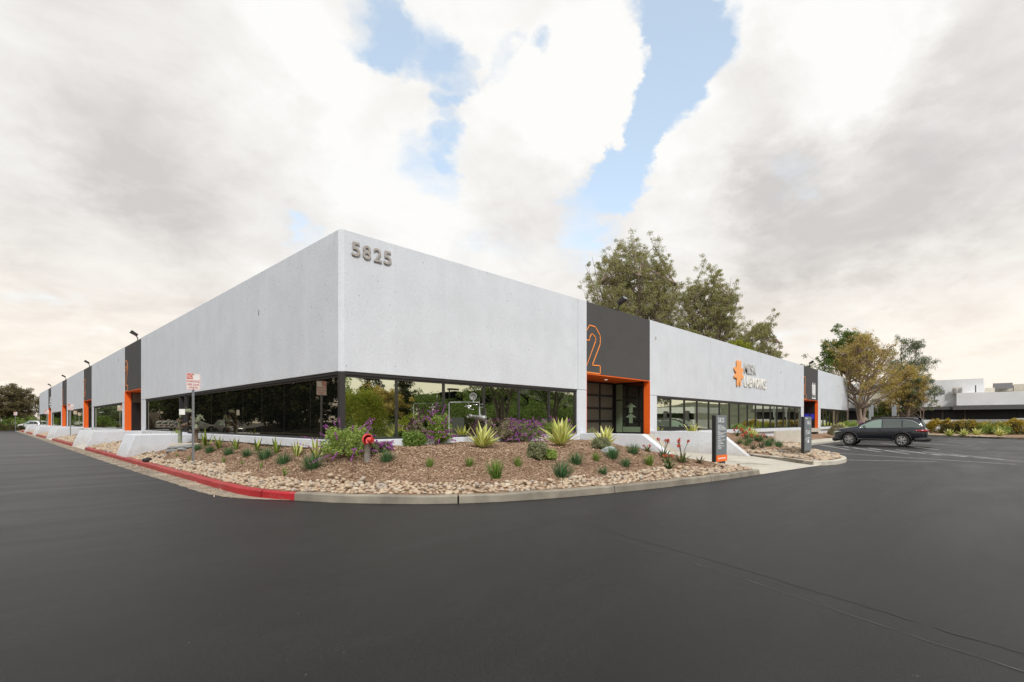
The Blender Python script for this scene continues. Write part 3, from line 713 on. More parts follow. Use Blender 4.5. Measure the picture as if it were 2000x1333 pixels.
for a, b in L_op:
    part('soffit', 'L', a+.003, b-.003, .03, 1.75, 3.43, 3.466, M['orange'])
    part('jamb', 'L', b-.02, b+.002, .006, .36, .9, 3.428, M['orange'], label='orange painted reveal')
    sg = part('side_glazing', 'L', b-.03, b-.01, .362, 1.7, .93, 3.428, M['black']); mb = MB(); fb(mb, 'L', b-.036, b-.031, .42, 1.6, 2.78, 3.38); mb.build('transom', M['tan'], sg)  # transom pane coloured tan in place of its reflection
    part('jamb', 'L', a-.002, a+.02, .006, 1.68, .9, 3.428, M['orange'])
    part('landing', 'L', a, b, -.2, 1.8, .6, .93, M['conc_light'])
    dr = part('entrance_door', 'L', a, b, 1.7, 1.8, .93, 3.43, M['black'])
    mb = MB(); fb(mb, 'L', a+.15, b-.15, 1.685, 1.695, 2.8, 3.35); mb.build('transom', M['tan'], dr)  # reflection painted into this transom as plain tan
    mb = MB(); fb(mb, 'L', a+.2, (a+b)/2-.06, 1.685, 1.695, 1.0, 2.7); fb(mb, 'L', (a+b)/2+.06, b-.2, 1.685, 1.695, 1.0, 2.7); mb.build('door_pane', M['glass_clear'], dr)
# form-tie pockets
for x, z in ((16.25,5.55),(35.95,5.30),(55.5,5.2)):
    part('wall_pocket', 'R', x-.05, x+.05, -.012, .02, z-.07, z+.07, M['numeral'])
part('wall_pocket', 'L', 5.45, 5.53, -.012, .02, 5.0, 5.16, M['numeral']); part('wall_pocket', 'L', 31.0, 31.12, -.012, .02, 5.6, 5.8, M['numeral'])

# painted bay numbers (outlines)
def outline(name, segs, face, u0, sgn, label, parent=bld):
    mb = MB()
    for pl in segs:
        for (a, b), (c, d) in zip(pl[:-1], pl[1:]):
            t = Vector((c-a, d-b)).normalized(); n = Vector((-t.y, t.x))*.021; e = t*.018
            P = [(a-e.x+n.x,b-e.y+n.y),(a-e.x-n.x,b-e.y-n.y),(c+e.x-n.x,d+e.y-n.y),(c+e.x+n.x,d+e.y+n.y)]
            if face == 'R': mb.prism_xz([(u0+max(p[0],0.0),p[1]) for p in P], .012, .0245)
            else: mb.prism_yz([(u0-max(p[0],0.0),p[1]) for p in P], .012, .0245)
    o = mb.build(name, M['orange_line'], parent); o['label'] = label; return o
two = [[(0,5.19),(.22,5.43),(.63,5.41),(.98,5.09),(.98,4.75),(.41,3.82),(.98,3.84),(.98,3.50),(0,3.51)],[(0,4.81),(.22,4.80),(.22,4.91),(.35,5.09),(.46,5.09),(.65,4.97),(.65,4.84),(0,3.77)]]
one = [[(0,5.42),(.55,5.42),(.55,3.88),(.85,3.88),(.85,3.5),(0,3.5)],[(0,4.75),(.2,4.75),(.2,3.88),(0,3.88)]]
three = [[(0,5.42),(.98,5.42),(.98,5.1),(.7,4.6),(.98,4.35),(.98,3.8),(.7,3.5),(0,3.5)],[(0,5.05),(.5,5.05),(.2,4.6)],[(0,4.3),(.6,4.2),(.6,3.85),(0,3.85)]]
four = [[(0,5.42),(.7,5.42),(.7,4.25),(.98,4.25),(.98,3.95),(.7,3.95),(.7,3.5),(.3,3.5),(.3,3.95),(0,3.95)]]
outline('bay_number', two, 'R', 10.56, 1, 'orange outlined figure 2 on the charcoal panel'); outline('bay_number', one, 'R', 42.5, 1, 'orange outlined figure 1')
outline('bay_number', two, 'L', 28.88, 1, 'orange outlined figure 2'); outline('bay_number', three, 'L', 49.15, 1, 'orange outlined figure 3'); outline('bay_number', four, 'L', 68.78, 1, 'orange outlined figure 4')
# tenant marks on charcoal panels
tm = MB()
for i in range(3): tm.prism_xz([(45.25+.36*i,4.02),(45.33+.36*i,3.9),(45.5+.36*i,3.9),(45.57+.36*i,4.02),(45.57+.36*i,4.75),(45.5+.36*i,4.87),(45.33+.36*i,4.87),(45.25+.36*i,4.75)], -.03, .02)
for x in (45.42, 46.15): tm.box(x-.025,x+.025,-.03,.02,3.75,5.05)
for i in range(6): tm.box(45.25+.2*i,45.4+.2*i,-.02,.02,3.58,3.70)
t_ = tm.build('tenant_sign', M['led']); tag(t_, 'small white tenant emblem on the far charcoal panel of the right facade', 'wall sign')
tm = MB()
for z, a, b in ((4.9,84.6,85.0),(4.6,84.6,85.0),(4.35,84.5,85.4),(4.0,84.3,86.2),(3.65,84.4,84.9)): tm.box(-.03,.02,a,b+.4,z-.1,z+.12)
t_ = tm.build('tenant_sign', M['led']); tag(t_, 'white tenant marks on the farthest charcoal panel of the left facade', 'wall sign')

# 5825 numerals
num = empty('street_number', (.29,-.02,5.92)); tag(num, 'raised taupe street number 5825 high at the building corner', 'street number')
for ch, x0, zb in (('5',.29,5.745),('8',.60,5.735),('2',.92,5.74),('5',1.22,5.74)):
    me = text_mesh(ch, .235, .36, .022, M['numeral'], 'numeral', '-Y', .012, (x0-.29, -.0, zb-5.92)); link('numeral', me, num)
# wall sign: star and two words
def zz(px, py): x = plane(px); return x, H+(HZ-py)/F*(YC+x*dR[1])
def plane(px):
    r = (px-1000)/F; return (r*YC-XC)/(dR[0]-r*dR[1])
star = [(280,150),(325,160),(345,250),(380,170),(418,165),(415,398),(455,425),(490,435),(488,500),(448,590),(500,690),(488,752),(418,760),(412,1000),(382,985),(352,810),(330,985),(285,980),(282,742),(196,710),(196,650),(262,575),(196,450),(198,370),(262,385),(280,380)]
sp_ = [zz(1420+a/16.67, 695+b/16.67) for a, b in star]
sgn = empty('wall_sign', (26.6,0,4.6)); tag(sgn, 'orange star and raised white MESA LABWORKS letters on the right facade', 'wall sign')
MB().prism_xz([(x-26.6, z-4.6) for x, z in sp_][::-1], -.09, -.05).build('star', M['logo'], sgn)
def word(s, x0, x1, z0, z1, m):
    n = len(s); wts = [1.25 if c in 'MW' else (.85 if c in 'LE' else 1) for c in s]; tot = sum(wts); x = x0
    for c, q in zip(s, wts):
        wd = (x1-x0)*q/tot; me = text_mesh(c, wd*.88, z1-z0, .04, m, 'letter', '-Y', .014, (x-26.6, -.015, z0-4.6)); o = link('letter', me, sgn); x += wd
word('MESA', 28.08, 30.35, 4.68, 5.36, M['letter_shaded']); word('LABWORKS', 28.08, 32.55, 3.82, 4.52, M['letter'])

# floodlights on the parapet
def flood(u, face, label, s=1.0):
    if face == 'R': e = empty('floodlight', (u,.12,TOP)); 
    else: e = empty('floodlight', (.12,u,TOP), -PI/2)
    tag(e, label, 'floodlight', 'floodlights along the parapet')
    MB().box(-.08,.08,-.06,.06,0,.03).tube([(0,0,.02),(0,0,.2),(0,-.08,.30)], .028, 8).build('bracket', M['black'], e)
    hd = MB(); a = .55
    P = [(-.20,-.09),(.20,-.09),(.20,.09),(-.20,.09)]
    ca, sa = math.cos(a), math.sin(a)
    def tr(x, y, z): return (x, -.13+y*ca+z*sa, .42-y*sa*-1*-1+z*ca)
    vs = [tr(x, -.30, z) for x, z in P] + [tr(x*.75, .16, z*.8) for x, z in P]
    hd.add(vs, [(0,1,2,3),(7,6,5,4),(0,4,5,1),(1,5,6,2),(2,6,7,3),(3,7,4,0)]); h = hd.build('lamp_head', M['frame'], e)
    MB().add([tr(x*.88, -.302, z*.8) for x, z in P], [(3,2,1,0)]).build('lens', M['pipe_grey'], h)
    h.scale = (.85,.85,.85); h.location = (0,-.02,.06)
    return e
flood(13.1, 'R', 'floodlight on the parapet above the nearest entrance of the right facade')
flood(44.7, 'R', 'floodlight on the parapet above the far entrance of the right facade')
for u, s in ((25.4,'nearest'),(46.2,'second nearest'),(66.0,'third nearest'),(85.6,'farthest')): flood(u, 'L', f'{s} of the four floodlights on the left parapet')

# planter and retaining walls
def yzwall(x0, x1, flat, end, top, label):
    o = MB().prism_yz([(.0,-.15),(end,-.15),(end,.02),(flat,top),(.0,top)][::1], x0, x1).build('retaining_wall', M['wall'], bevel=.02)
    return tag(o, label, 'wall', 'low walls flanking the entrances')
def fixn(o):
    return o
yzwall(10.1, 10.42, -2.72, -4.22, 1.06, 'white wall with sloping end left of the right facade entrance walk')
yzwall(15.76, 16.1, -3.2, -4.5, 1.07, 'pale grey wall with sloping end behind the street number monument')
names = ['nearest','second','third','fourth']
k = 0
for (a, b) in ((23.25,28.75),(43.3,49.3),(63.1,69.0),(83.6,89.2)):
    for y, nm in ((a,'near'),(b,'far')):
        o = MB().prism_xz([(0,-.15),(0,1.0),(-2.2,1.0),(-2.56,.0),(-2.56,-.15)], y, y+.28).build('retaining_wall', M['wall'], bevel=.02)
        tag(o, f'{nm} white wall of the {names[k]} pair crossing the strip to the red kerb', 'wall', 'low walls flanking the entrances')
    k += 1
o = MB().prism_xz([(-.125,-.15),(-.125,1.0),(-2.2,1.0),(-2.50,.10),(-2.50,-.15)], 12.13, 14.15).build('concrete_stoop', M['wall'], bevel=.025)
tag(o, 'wide white concrete block with sloping front beyond the pipe valve', 'stoop')
o = MB().box(26.5,33.1,-2.45,-2.3,-.1,.92).build('retaining_wall', M['cream'], bevel=.015); tag(o, 'low cream wall between the shrubs and the sidewalk', 'wall')

# ---------------------------------------------------------------- signs
def roundrect(w_, h_, r, n=4):
    P = []
    for cx, cz, a0 in ((w_/2-r,r,-PI/2),(w_/2-r,h_-r,0),(-w_/2+r,h_-r,PI/2),(-w_/2+r,r,PI)):
        for i in range(n+1): a = a0+PI/2*i/n; P.append((cx+r*math.cos(a), cz+r*math.sin(a)))
    return P
def noparking(x, y, z, label, rz=0.0, ht=2.95):
    e = empty('parking_sign', (x, y, z), rz); tag(e, label, 'parking sign', 'no parking signs along the red kerb'); top = ht-z
    p = MB(); p.box(-.03,.03,.0,.012,-.3,top-.05); p.box(-.03,-.02,-.02,0,-.3,top-.48); p.box(.02,.03,-.02,0,-.3,top-.48); p.build('post', M['galv'], e)
    pl = MB().prism_xz(roundrect(.37,.50,.03), -.03, -.022).build('sign_plate', M['white'], e, loc=(0,0,top-.5))
    bd = MB(); P = roundrect(.35,.48,.025); Q = roundrect(.335,.465,.02)
    n = len(P); bd.add([(a,-.0315,b+.01) for a, b in P]+[(a,-.0315,b+.0175) for a, b in Q], [((i+1)%n,i,i+n,(i+1)%n+n) for i in range(n)])
    bd.box(-.165,-.015,-.033,-.0305,.325,.485); bd.build('red_panel', M['red'], pl)
    for s, x0, z0, wd, hh, m in (('NO',-.155,.345,.13,.12,'white'),('PARKING',-.155,.225,.31,.07,'red'),('FIRE LANE',-.145,.135,.29,.06,'red')):
        link('lettering', text_mesh(s, wd, hh, .003, M[m], 'lettering', '-Y', 0, (x0,-.034,z0)), pl)
    MB().box(-.11,.11,-.033,-.0305,.08,.095).box(-.13,.13,-.033,-.0305,.055,.066).build('small_print', M['red'], pl)
    bb = MB()
    for zz_ in (.03,.465): bb.tube([(.0,-.045,zz_),(.0,-.03,zz_)], .011, 8)
    bb.build('bolt', M['black'], pl)
noparking(-1.88, 5.43, .30, 'nearest red and white no parking fire lane sign on a galvanised post')
noparking(-1.5, 42.2, .28, 'second red and white no parking sign beside the third planter wall')
noparking(-1.2, 71.0, .28, 'third no parking sign in front of the far end of the left facade')
noparking(-3.4, 90, .1, 'farthest no parking sign standing clear of the building against the trees')

# monument signs
def bars(mb, x0, z, wds, h_=.014, y=-.004):
    x = x0
    for q in wds:
        n = max(1, int(q/.016))
        for i in range(n):
            if rs.rand() < .93: mb.box(x+i*.016, x+i*.016+.011, y, .0, z+(0 if rs.rand()<.6 else .003), z+h_*(1 if rs.rand()<.6 else .75))
        x += q+.014
s1 = empty('monument_sign', (8.45,-6.0,.215)); s1.scale = (1,1,.958); tag(s1, 'tall grey monument sign with 5825 and an orange band', 'sign')
MB().box(.09,.80,.015,.085,-.2,.20).build('plinth', M['signbase'], s1)
MB().box(.0,.088,-.0,.10,-.2,1.545).build('side_post', M['signblack'], s1, bevel=.006)
fc = MB().box(.092,.87,.0,.098,.32,1.545).build('face_panel', M['slate'], s1, bevel=.004)
MB().box(.089,.885,-.012,.11,.12,.318).build('orange_band', M['sign_orange'], s1, bevel=.003)
for i_, c_ in enumerate('5825'): link('digit', text_mesh(c_, .092, .145, .004, M['led'], 'digit', '-Y', 0, (.2+.125*i_,-.001,1.325)), fc)
tb = MB(); z = 1.235
for grp in ([(.3,)],[(.15,.3)],[(.2,.35)],[(.3,.28)],[(.15,.2,.22)],[(.1,.25,.25)],None,[(.18,)],[(.12,.25,.2)],[(.2,.35)],[(.2,.15)],None,[(.25,.3)],[(.2,.4)],None,[(.2,)],None,[(.06,.2,.3)],[(.35,)],None,[(.06,.4)],[(.15,.3)],None,[(.24,)],[(.2,.25)],None,[(.3,)],[(.25,)]):
    if grp is None: z -= .018; continue
    bars(tb, .2, z, [min(q, .28) for q in grp[0]], .016); z -= .030
tb.build('small_print', M['led'], fc)
tb = MB(); bars(tb, .2, .20, (.2,.15,.05,.12), .045, -.016); tb.build('small_print', M['led'], s1)
s2_ = empty('monument_sign', (15.45,-6.58,.19)); s2_.scale = (1,1,.955); tag(s2_, 'grey directional sign with white suite numbers and arrows among river stones', 'sign')
MB().box(.12,1.0,.015,.085,-.2,.22).build('plinth', M['signbase'], s2_)
MB().box(.0,.118,.0,.10,-.2,1.58).build('side_post', M['signblack'], s2_, bevel=.006)
fc = MB().box(.122,1.12,.0,.098,.20,1.58).build('face_panel', M['slate'], s2_, bevel=.004)
for s, x0, z0, wd, hh in (('SUITE',.22,1.48,.33,.055),('1,6',.45,1.26,.30,.16),('2-5',.50,.88,.34,.15)):
    link('lettering', text_mesh(s, wd, hh, .006, M['led'], 'lettering', '-Y', .012, (x0,-.001,z0)), fc)
ch = MB()
def chev(x, z, s, d):
    for sg in (1,-1): ch.prism_xz([(x,z),(x+d*.03,z),(x+d*.03-d*.09,z+sg*s),(x-d*.09,z+sg*s)], -.006, 0)
chev(.92,1.34,.095,1); chev(.31,.955,.095,-1); chev(.31,.64,.085,-1)
ch.box(.52,.74,-.006,0,.52,.60); ch.box(.56,.70,-.006,0,.60,.66); ch.build('arrow', M['led'], fc)
tb = MB(); bars(tb, .5, .70, (.4,), .03, -.006); tb.build('small_print', M['led'], fc)
# parking posts by the far stalls
for px, nm in ((1701,'left'),(1746,'right')):
    x, y = at_depth(px, 47)
    e = empty('post_sign', (x, y, 0), -.75); tag(e, f'{nm} of two slim grey sign posts behind the parked wagon', 'sign post', 'slim sign posts by the parking stalls')
    MB().box(-.20,.0,-.02,.02,0,2.9).build('post', M['galv'], e)
    MB().box(.0,.24,-.03,.0,2.0,3.1).build('sign_plate', M['galv'], e)

# ---------------------------------------------------------------- pipework
st = empty('fire_standpipe', (1.08,.42,float(zf(1.08,.42)))); st.location = (*on_bed(717,902)[:2], on_bed(717,902)[2]); tag(st, 'grey standpipe with a red disc flange and hose outlet in the mulch', 'standpipe')
sc_ = 1.0
MB().tube([(0,0,-.1),(0,0,.50)], .072, 18).build('pipe', M['pipe_grey'] if False else mat('pipe_paint', (.16,.14,.12), .7, var=.3, vscale=12, bump=.4), st, smooth=True)
hd = MB(); c = Vector((0,0,.50)); ax = Vector((-.10,-.99,.05)).normalized(); c2 = c+ax*.06; a3 = (ax+Vector((.5,.1,-.15))).normalized()
hd.tube([c-ax*.09, c+ax*.02], .075, 18)
hd.tube([c+ax*.02, c+ax*.05, c+ax*.055], [.13,.13,.11], 28); hd.tube([c2, c2+a3*.09], .055, 18); hd.tube([c2+a3*.07, c2+a3*.12], .068, 8)
hd.tube([c2+a3*.11, c2+a3*.15], .03, 5)
hd.tube([(0,0,.42),(0,0,.50),(0,0,.56)], [.078,.082,.05], 18); hd.build('outlet_head', M['red_cast'], st, smooth=True)

pv = empty('pipe_valve_assembly', (-.95,9.6,.72)); tag(pv, 'green pipe valve assembly with twin risers and a white tag on a concrete slab', 'pipe valve')
vx = Vector((dR[1]*-1, 0, 0))
a0 = on_bed(352,868); b0 = on_bed(388,868)
pv.location = (-.90, 11.25, .67)
ux = Vector((.72,-.69,0))   # toward photo right
gp_ = MB(); A = Vector((0,0,0)); B = ux*.62+Vector((0,0,0))
gp_.tube([A, A+Vector((0,0,.95)), A+ux*.04+Vector((0,0,1.06)), A+ux*.12+Vector((0,0,1.17)), A+ux*.24+Vector((0,0,1.25)), A+ux*.38+Vector((0,0,1.27)), A+ux*.46+Vector((0,0,1.20))], [.072,.072,.08,.085,.085,.085,.06], 16)
gp_.build('riser', M['pipe_green'], pv, smooth=True)
g3 = MB(); g3.tube([A+ux*.46+Vector((0,0,1.22)), A+ux*.5+Vector((0,0,1.0)), A+ux*.42+Vector((0,0,.78)), B+Vector((0,0,.70))], [.085,.11,.10,.08], 12); g3.tube([A+ux*.06+Vector((0,0,.70)), A+ux*.34+Vector((0,0,.74))], [.05,.085], 12); g3.build('valve_body', M['pipe_rust'], pv, smooth=True)
g2 = MB(); g2.tube([B, B+Vector((0,0,.50))], .068, 16); g2.build('riser', M['pipe_rust'], pv, smooth=True)
g2 = MB(); g2.tube([B+Vector((0,0,.5)), B+Vector((0,0,.82)), B-ux*.1+Vector((0,0,.98))], [.075,.075,.085], 16); g2.build('check_valve', M['pipe_green'], pv, smooth=True)
fl = MB()
for P0, zs in ((A,(.56,.60,.86,.90)),(B,(.52,.56,.80))):
    for z in zs: fl.tube([P0+Vector((0,0,z)), P0+Vector((0,0,z+.03))], .12, 16)
fl.build('flange', M['pipe_rust'], pv)
bn = MB()
for i in range(5):
    o_ = B+Vector((0,0,.85))+ux*(-.02+.03*i); bn.tube([o_, o_+ux*.06+Vector((0,0,.14+.03*i)), o_+ux*.22+Vector((0,0,.24-.05*i))], [.03,.035,.018], 8); bn.build('lever', M['pipe_green'], pv); bn = MB()
bn.ring(A+Vector((0,0,1.36))+ux*.25, (ux.x,ux.y,.2), .05, .008, 14, 5); bn.build('lifting_ring', M['pipe_green'], pv); bn = MB()
bn.tube([B+Vector((0,0,1.1)), B+ux*.28+Vector((0,0,1.06))], .012, 6); bn.tube([B+ux*.28+Vector((0,0,1.07)), B+ux*.1+Vector((0,0,.85))], .012, 6)
bn.build('link_rod', M['pipe_green'], pv)
hw = MB(); cw = A-ux*.17+Vector((-.1,-.1,.74)); hw.ring(cw, (-.69,-.72,0), .15, .012, 24, 6); hw.tube([cw, A+Vector((0,0,.74))], .02, 8)
for i in range(4):
    t = PI/4+PI/2*i; dv = Vector((.72*math.cos(t), -.69*math.cos(t), math.sin(t)))*.15; hw.tube([cw, cw+dv], .009, 6)
hw.build('hand_wheel', M['black'], pv)
tg = A+ux*.22+Vector((-.16,-.16,1.22)); MBt = MB(); q = ux*.11; k_ = Vector((0,0,.11))
MBt.add([tg-q-k_, tg+q-k_, tg+q+k_, tg-q+k_, tg-q-k_+Vector((.01,.01,0)), tg+q-k_+Vector((.01,.01,0)), tg+q+k_+Vector((.01,.01,0)), tg-q+k_+Vector((.01,.01,0))], [(0,1,2,3),(7,6,5,4),(0,4,5,1),(1,5,6,2),(2,6,7,3),(3,7,4,0)])
MBt.build('tag_plate', M['white'], pv)
sl = MB(); n_ = Vector((.69,.72,0)); q0 = A-ux*.25-n_*.28
P = [q0, q0+ux*1.15, q0+ux*1.15+n_*.5, q0+n_*.5]
sl.prism([(p.x,p.y) for p in P], -.12, .0); so = sl.build('concrete_slab', M['conc_light'], bevel=.01); so.location = pv.location; tag(so, 'thin concrete slab under the green pipe valves', 'slab')
def rock(name, loc, s, m, label, group=None, seed=1, cat='rock'):
    V, Fc = ICO2; r_ = np.random.RandomState(seed); q = V + .22*np.sin(V[:,[1,2,0]]*r_.uniform(1.5,3.5,3)+r_.uniform(0,6,3)) + .06*np.sign(V)*np.abs(V)**.5
    o = link(name, np_mesh(name, q*np.array(s), Fc, m), None, loc); o.rotation_euler = (0,0,r_.uniform(0,6)); return tag(o, label, cat, group)
for i, (px, py, s, nm) in enumerate(((335,880,(.22,.12,.08),'leftmost'),(345,874,(.25,.14,.06),'second from left'),(356,877,(.2,.15,.06),'middle'),(364,872,(.24,.12,.07),'second from right'),(372,873,(.2,.12,.06),'rightmost'))):
    p = on_bed(px, py+3); rock('flagstone', (p[0],p[1],p[2]+.04), s, M['flag'], f'{nm} grey flagstone below the pipe valve slab', 'flagstones under the pipe slab', i+3)
p = on_bed(1190,882); rock('boulder', (p[0],p[1],p[2]+.03), (.20,.15,.09), mat('bluish_stone', (.36,.40,.40), .8, var=.15, vscale=8), 'smooth bluish boulder in the mulch near the entrance wall', None, 31, 'boulder')
p = on_bed(288,903); rock('cobble', (p[0],p[1],p[2]+.07), (.14,.10,.08), M['tire'], 'single dark stone on the pale river stones near the red kerb', None, 44, 'stone')

rv = empty('pipe_meter_assembly', (3.9,-.75,.9)); tag(rv, 'silver pipe frame with a round handwheel and valve in front of the right windows', 'pipe valve')
def VP(px, py, d=-.75):   # point on the plane y=d
    r = (px-1000)/F; x = (r*(YC+d*dL[1])-XC-d*dL[0])/(dR[0]-r*dR[1]); z = H+(HZ-py)/F*(YC+x*dR[1]+d*dL[1]); return Vector((x-3.9, d+.75, z-.9))
pp = MB(); pp.tube([VP(877,850), VP(877,788), VP(879,786), VP(900,786)], .013, 8); pp.tube([VP(900,786), VP(936,786.5)], .018, 8); pp.tube([VP(936,778), VP(937,812)], [.016,.026], 8)
pp.tube([VP(949,800), VP(949,836)], .013, 8); pp.tube([VP(937,790), VP(943,790)], .012, 6); pp.tube([VP(937,796), VP(943,796)], .012, 6)
pp.build('pipe', M['pipe_grey'], rv, smooth=True)
v_ = MB(); v_.tube([VP(914,813), VP(920,813)], .055, 14); v_.tube([VP(920,813), VP(930,814)], .038, 12); v_.tube([VP(928,814.5), VP(933,815), VP(945,817)], [.06,.055,.085], 14); v_.tube([VP(944,817), VP(946,817)], .095, 14)
v_.tube([VP(938,812), VP(938,808)], .04, 10); v_.build('valve_body', M['pipe_grey'], rv, smooth=True)
v_ = MB(); v_.tube([VP(908,794), VP(919,794)], [.018,.036], 12); v_.tube([VP(915,786), VP(916,799)], .018, 8); v_.tube([VP(922,791), VP(932,791)], .012, 8); v_.tube([VP(917,800), VP(925,800)], .008, 8); v_.build('gauge_valve', M['chrome'], rv, smooth=True)
wv = MB(); cc = VP(924,775); wv.ring(cc, (-.75,-.65,0), .10, .014, 24, 8); wv.tube([cc+Vector((.012,.010,0)), cc+Vector((-.004,-.004,0))], .09, 24); wv.tube([cc, VP(925,787)], .022, 8); wv.build('hand_wheel', M['pipe_grey'], rv, smooth=True)
gp2 = empty('vent_pipe', on_bed(914,863)); tag(gp2, 'short green vent pipe with a curved top left of the yellow agave', 'vent pipe')
MB().tube([(0,0,-.05),(0,0,.13)], .13, 16).build('base_box', M['pipe_green'], gp2)
MB().tube([(0,0,.13),(0,0,.24),(0,0,.28),(.01,0,.34),(.05,-.03,.38),(.09,-.06,.36),(.09,-.07,.32)], [.07,.065,.04,.04,.04,.04,.045], 14).build('pipe', M['pipe_green'], gp2, smooth=True)

# ================================================================ plants
rp = np.random.RandomState(5)
def blades(n, L, W, spread, seed, curl=.5, seg=3, up=.3, r0=.03, Lvar=.3):
    """ribbon blades growing from a point: returns V,F (triangulated quads)"""
    r = np.random.RandomState(seed); V = []; Fq = []
    for i in range(n):
        a = r.uniform(0, 6.283); tilt = abs(r.normal(0, spread)) + up*0; l = L*r.uniform(1-Lvar, 1); wd = W*r.uniform(.7,1)
        d = np.array([math.cos(a), math.sin(a)]); q = np.array([-d[1], d[0]]); b = np.array([*(d*r.uniform(0, r0)), 0]); p = b.copy(); ang = tilt; base = len(V)
        for k in range(seg+1):
            t = k/seg; ww = wd*(1-t)**.7*(1 if k else .7)
            if k == seg: ww = wd*.06
            V.append([p[0]-q[0]*ww, p[1]-q[1]*ww, p[2]]); V.append([p[0]+q[0]*ww, p[1]+q[1]*ww, p[2]])
            ang += curl*r.uniform(.2,1)/seg; st_ = l/seg; p = p + np.array([d[0]*math.sin(ang)*st_, d[1]*math.sin(ang)*st_, math.cos(ang)*st_])
        for k in range(seg): Fq.append([base+2*k, base+2*k+1, base+2*k+3, base+2*k+2])
    return np.array(V), np.array(Fq)
def sword(n, L, W, seed, spread=1.0, mats=None, thick=.25, curl=.25, rows=6, tmin=.05):
    """agave rosette: leaves with 4-column cross section, margins use material 1"""
    r = np.random.RandomState(seed); V = []; Fq = []; mi = []
    for i in range(n):
        a = i*2.39996 + r.uniform(-.25,.25); f = (i+.5)/n; tilt = tmin + spread*f**.8 + r.uniform(-.1,.1); l = L*(1-.25*f)*r.uniform(.85,1.08)
        d = np.array([math.cos(a), math.sin(a)]); q = np.array([-d[1], d[0]]); p = np.array([*(d*.03), 0.]); ang = tilt; base = len(V); cv = curl*r.uniform(-.3,1.2)
        for k in range(rows+1):
            t = k/rows; ww = W*min(1, .55+1.6*t)*(1-max(0,(t-.35)/.65)**1.6); ww = max(ww, W*.02)
            nrm = np.array([-d[0]*math.cos(ang), -d[1]*math.cos(ang), math.sin(ang)])
            for c, h in ((-1,.38),(-.62,.14),(0,0),(.62,.14),(1,.38)):
                V.append([p[0]+q[0]*ww*c+nrm[0]*h*ww*.8, p[1]+q[1]*ww*c+nrm[1]*h*ww*.8, p[2]+nrm[2]*h*ww*.8])
            ang += cv/rows; st_ = l/rows; p = p + np.array([d[0]*math.sin(ang)*st_, d[1]*math.sin(ang)*st_, math.cos(ang)*st_])
        for k in range(rows):
            for c in range(4):
                Fq.append([base+5*k+c, base+5*k+c+1, base+5*(k+1)+c+1, base+5*(k+1)+c]); mi.append(1 if c in (0,3) else 0)
    return np.array(V), np.array(Fq), mi
def leafcloud(C, rad, per, L, W, r, flat=0.0, droop=0.0, shape=(1,1,1)):
    """diamond leaves around centres C (N,3)"""
    C = np.asarray(C, float); n = len(C)*per; c = np.repeat(C, per, 0)
    o = r.normal(0, 1, (n,3)); o /= np.linalg.norm(o, axis=1)[:,None]; o *= (r.rand(n)**.5)[:,None]
    c = c + o*np.array(shape)*(np.repeat(rad, per)[:,None] if np.ndim(rad) else rad)
    u = r.normal(0,1,(n,3)); u[:,2] = u[:,2]*(1-flat) - droop*1.5; u /= np.linalg.norm(u, axis=1)[:,None]
    v = np.cross(u, r.normal(0,1,(n,3))); v /= np.linalg.norm(v, axis=1)[:,None]+1e-9
    s = r.uniform(.65,1.2,n)[:,None]; u = u*L*s; v = v*W*s
    V = np.stack([c-u, c+v*1.0-u*.1, c+u, c-v-u*.1], 1).reshape(-1,3)
    return V, np.arange(4*n).reshape(-1,4)
def join(parts):
    Vs, Fs, Ms, b = [], [], [], 0
    for i, (V, Fq) in enumerate(parts):
        Vs.append(V); Fs.append(Fq+b); Ms += [i]*len(Fq); b += len(V)
    return np.vstack(Vs), np.vstack(Fs), Ms
tufts = []
for k in range(4):
    V, Fq = blades(190, .27, .006, .60, 40+k, .45, r0=.10); tufts.append(np_mesh('grass_tuft', V, Fq, M['grass']))
tufts_lt = []
for k in range(2):
    V, Fq = blades(120, .28, .006, .36, 50+k, .35, r0=.07); tufts_lt.append(np_mesh('grass_tuft', V, Fq, M['grass_lt']))
def put(name, me, p, s, label, cat, group=None, rz=None, sz=1.0):
    o = link(name, me, None, (p[0], p[1], p[2]-.01)); s = s*rp.uniform(.82,1.14)*(1.32 if name == 'grass_tuft' else 1.15 if name == 'yucca' else 1); o.scale = (s, s, s*sz); o.rotation_euler = (rp.uniform(-.12,.12),rp.uniform(-.12,.12),rp.uniform(0,6.28) if rz is None else rz)
    return tag(o, label, cat, group)
ORD = ['leftmost','second','third','fourth','fifth','sixth','seventh','eighth','ninth','tenth','eleventh','twelfth','thirteenth']
def ordn(i, n):
    if i == 0: return 'leftmost'
    if i == n-1: return 'rightmost'
    return ORD[i]+' from left'
G = 'green grass tufts in the corner bed'
rowL = [(318,870,1.3),(386,880,.9),(409,885,1.0),(447,889,1.0),(482,892,.9),(518,897,1.15),(554,906,1.1),(610,916,1.1)]
for i, (px, py, s) in enumerate(rowL):
    put('grass_tuft', tufts[i%4], on_bed(px,py), s, f'{ordn(i,len(rowL))} of the dark grass tufts along the left windows', 'grass tuft', G)
rowM = [(755,902,.9,0),(839,912,.85,1),(916,911,.75,1),(1012,911,.9,1),(1125,907,.95,0),(1164,901,.9,1),(1196,895,.95,0),(1236,887,1.0,0)]
for i, (px, py, s, lt) in enumerate(rowM):
    put('grass_tuft', (tufts_lt if lt else tufts)[i%2], on_bed(px,py), s, f'{ordn(i,len(rowM))} in the middle row of grass tufts right of the standpipe', 'grass tuft', G)
rowF = [(969,934,.75,1),(1097,931,.75,0),(1178,926,.7,0),(1222,911,.75,0),(1268,909,.85,1)]
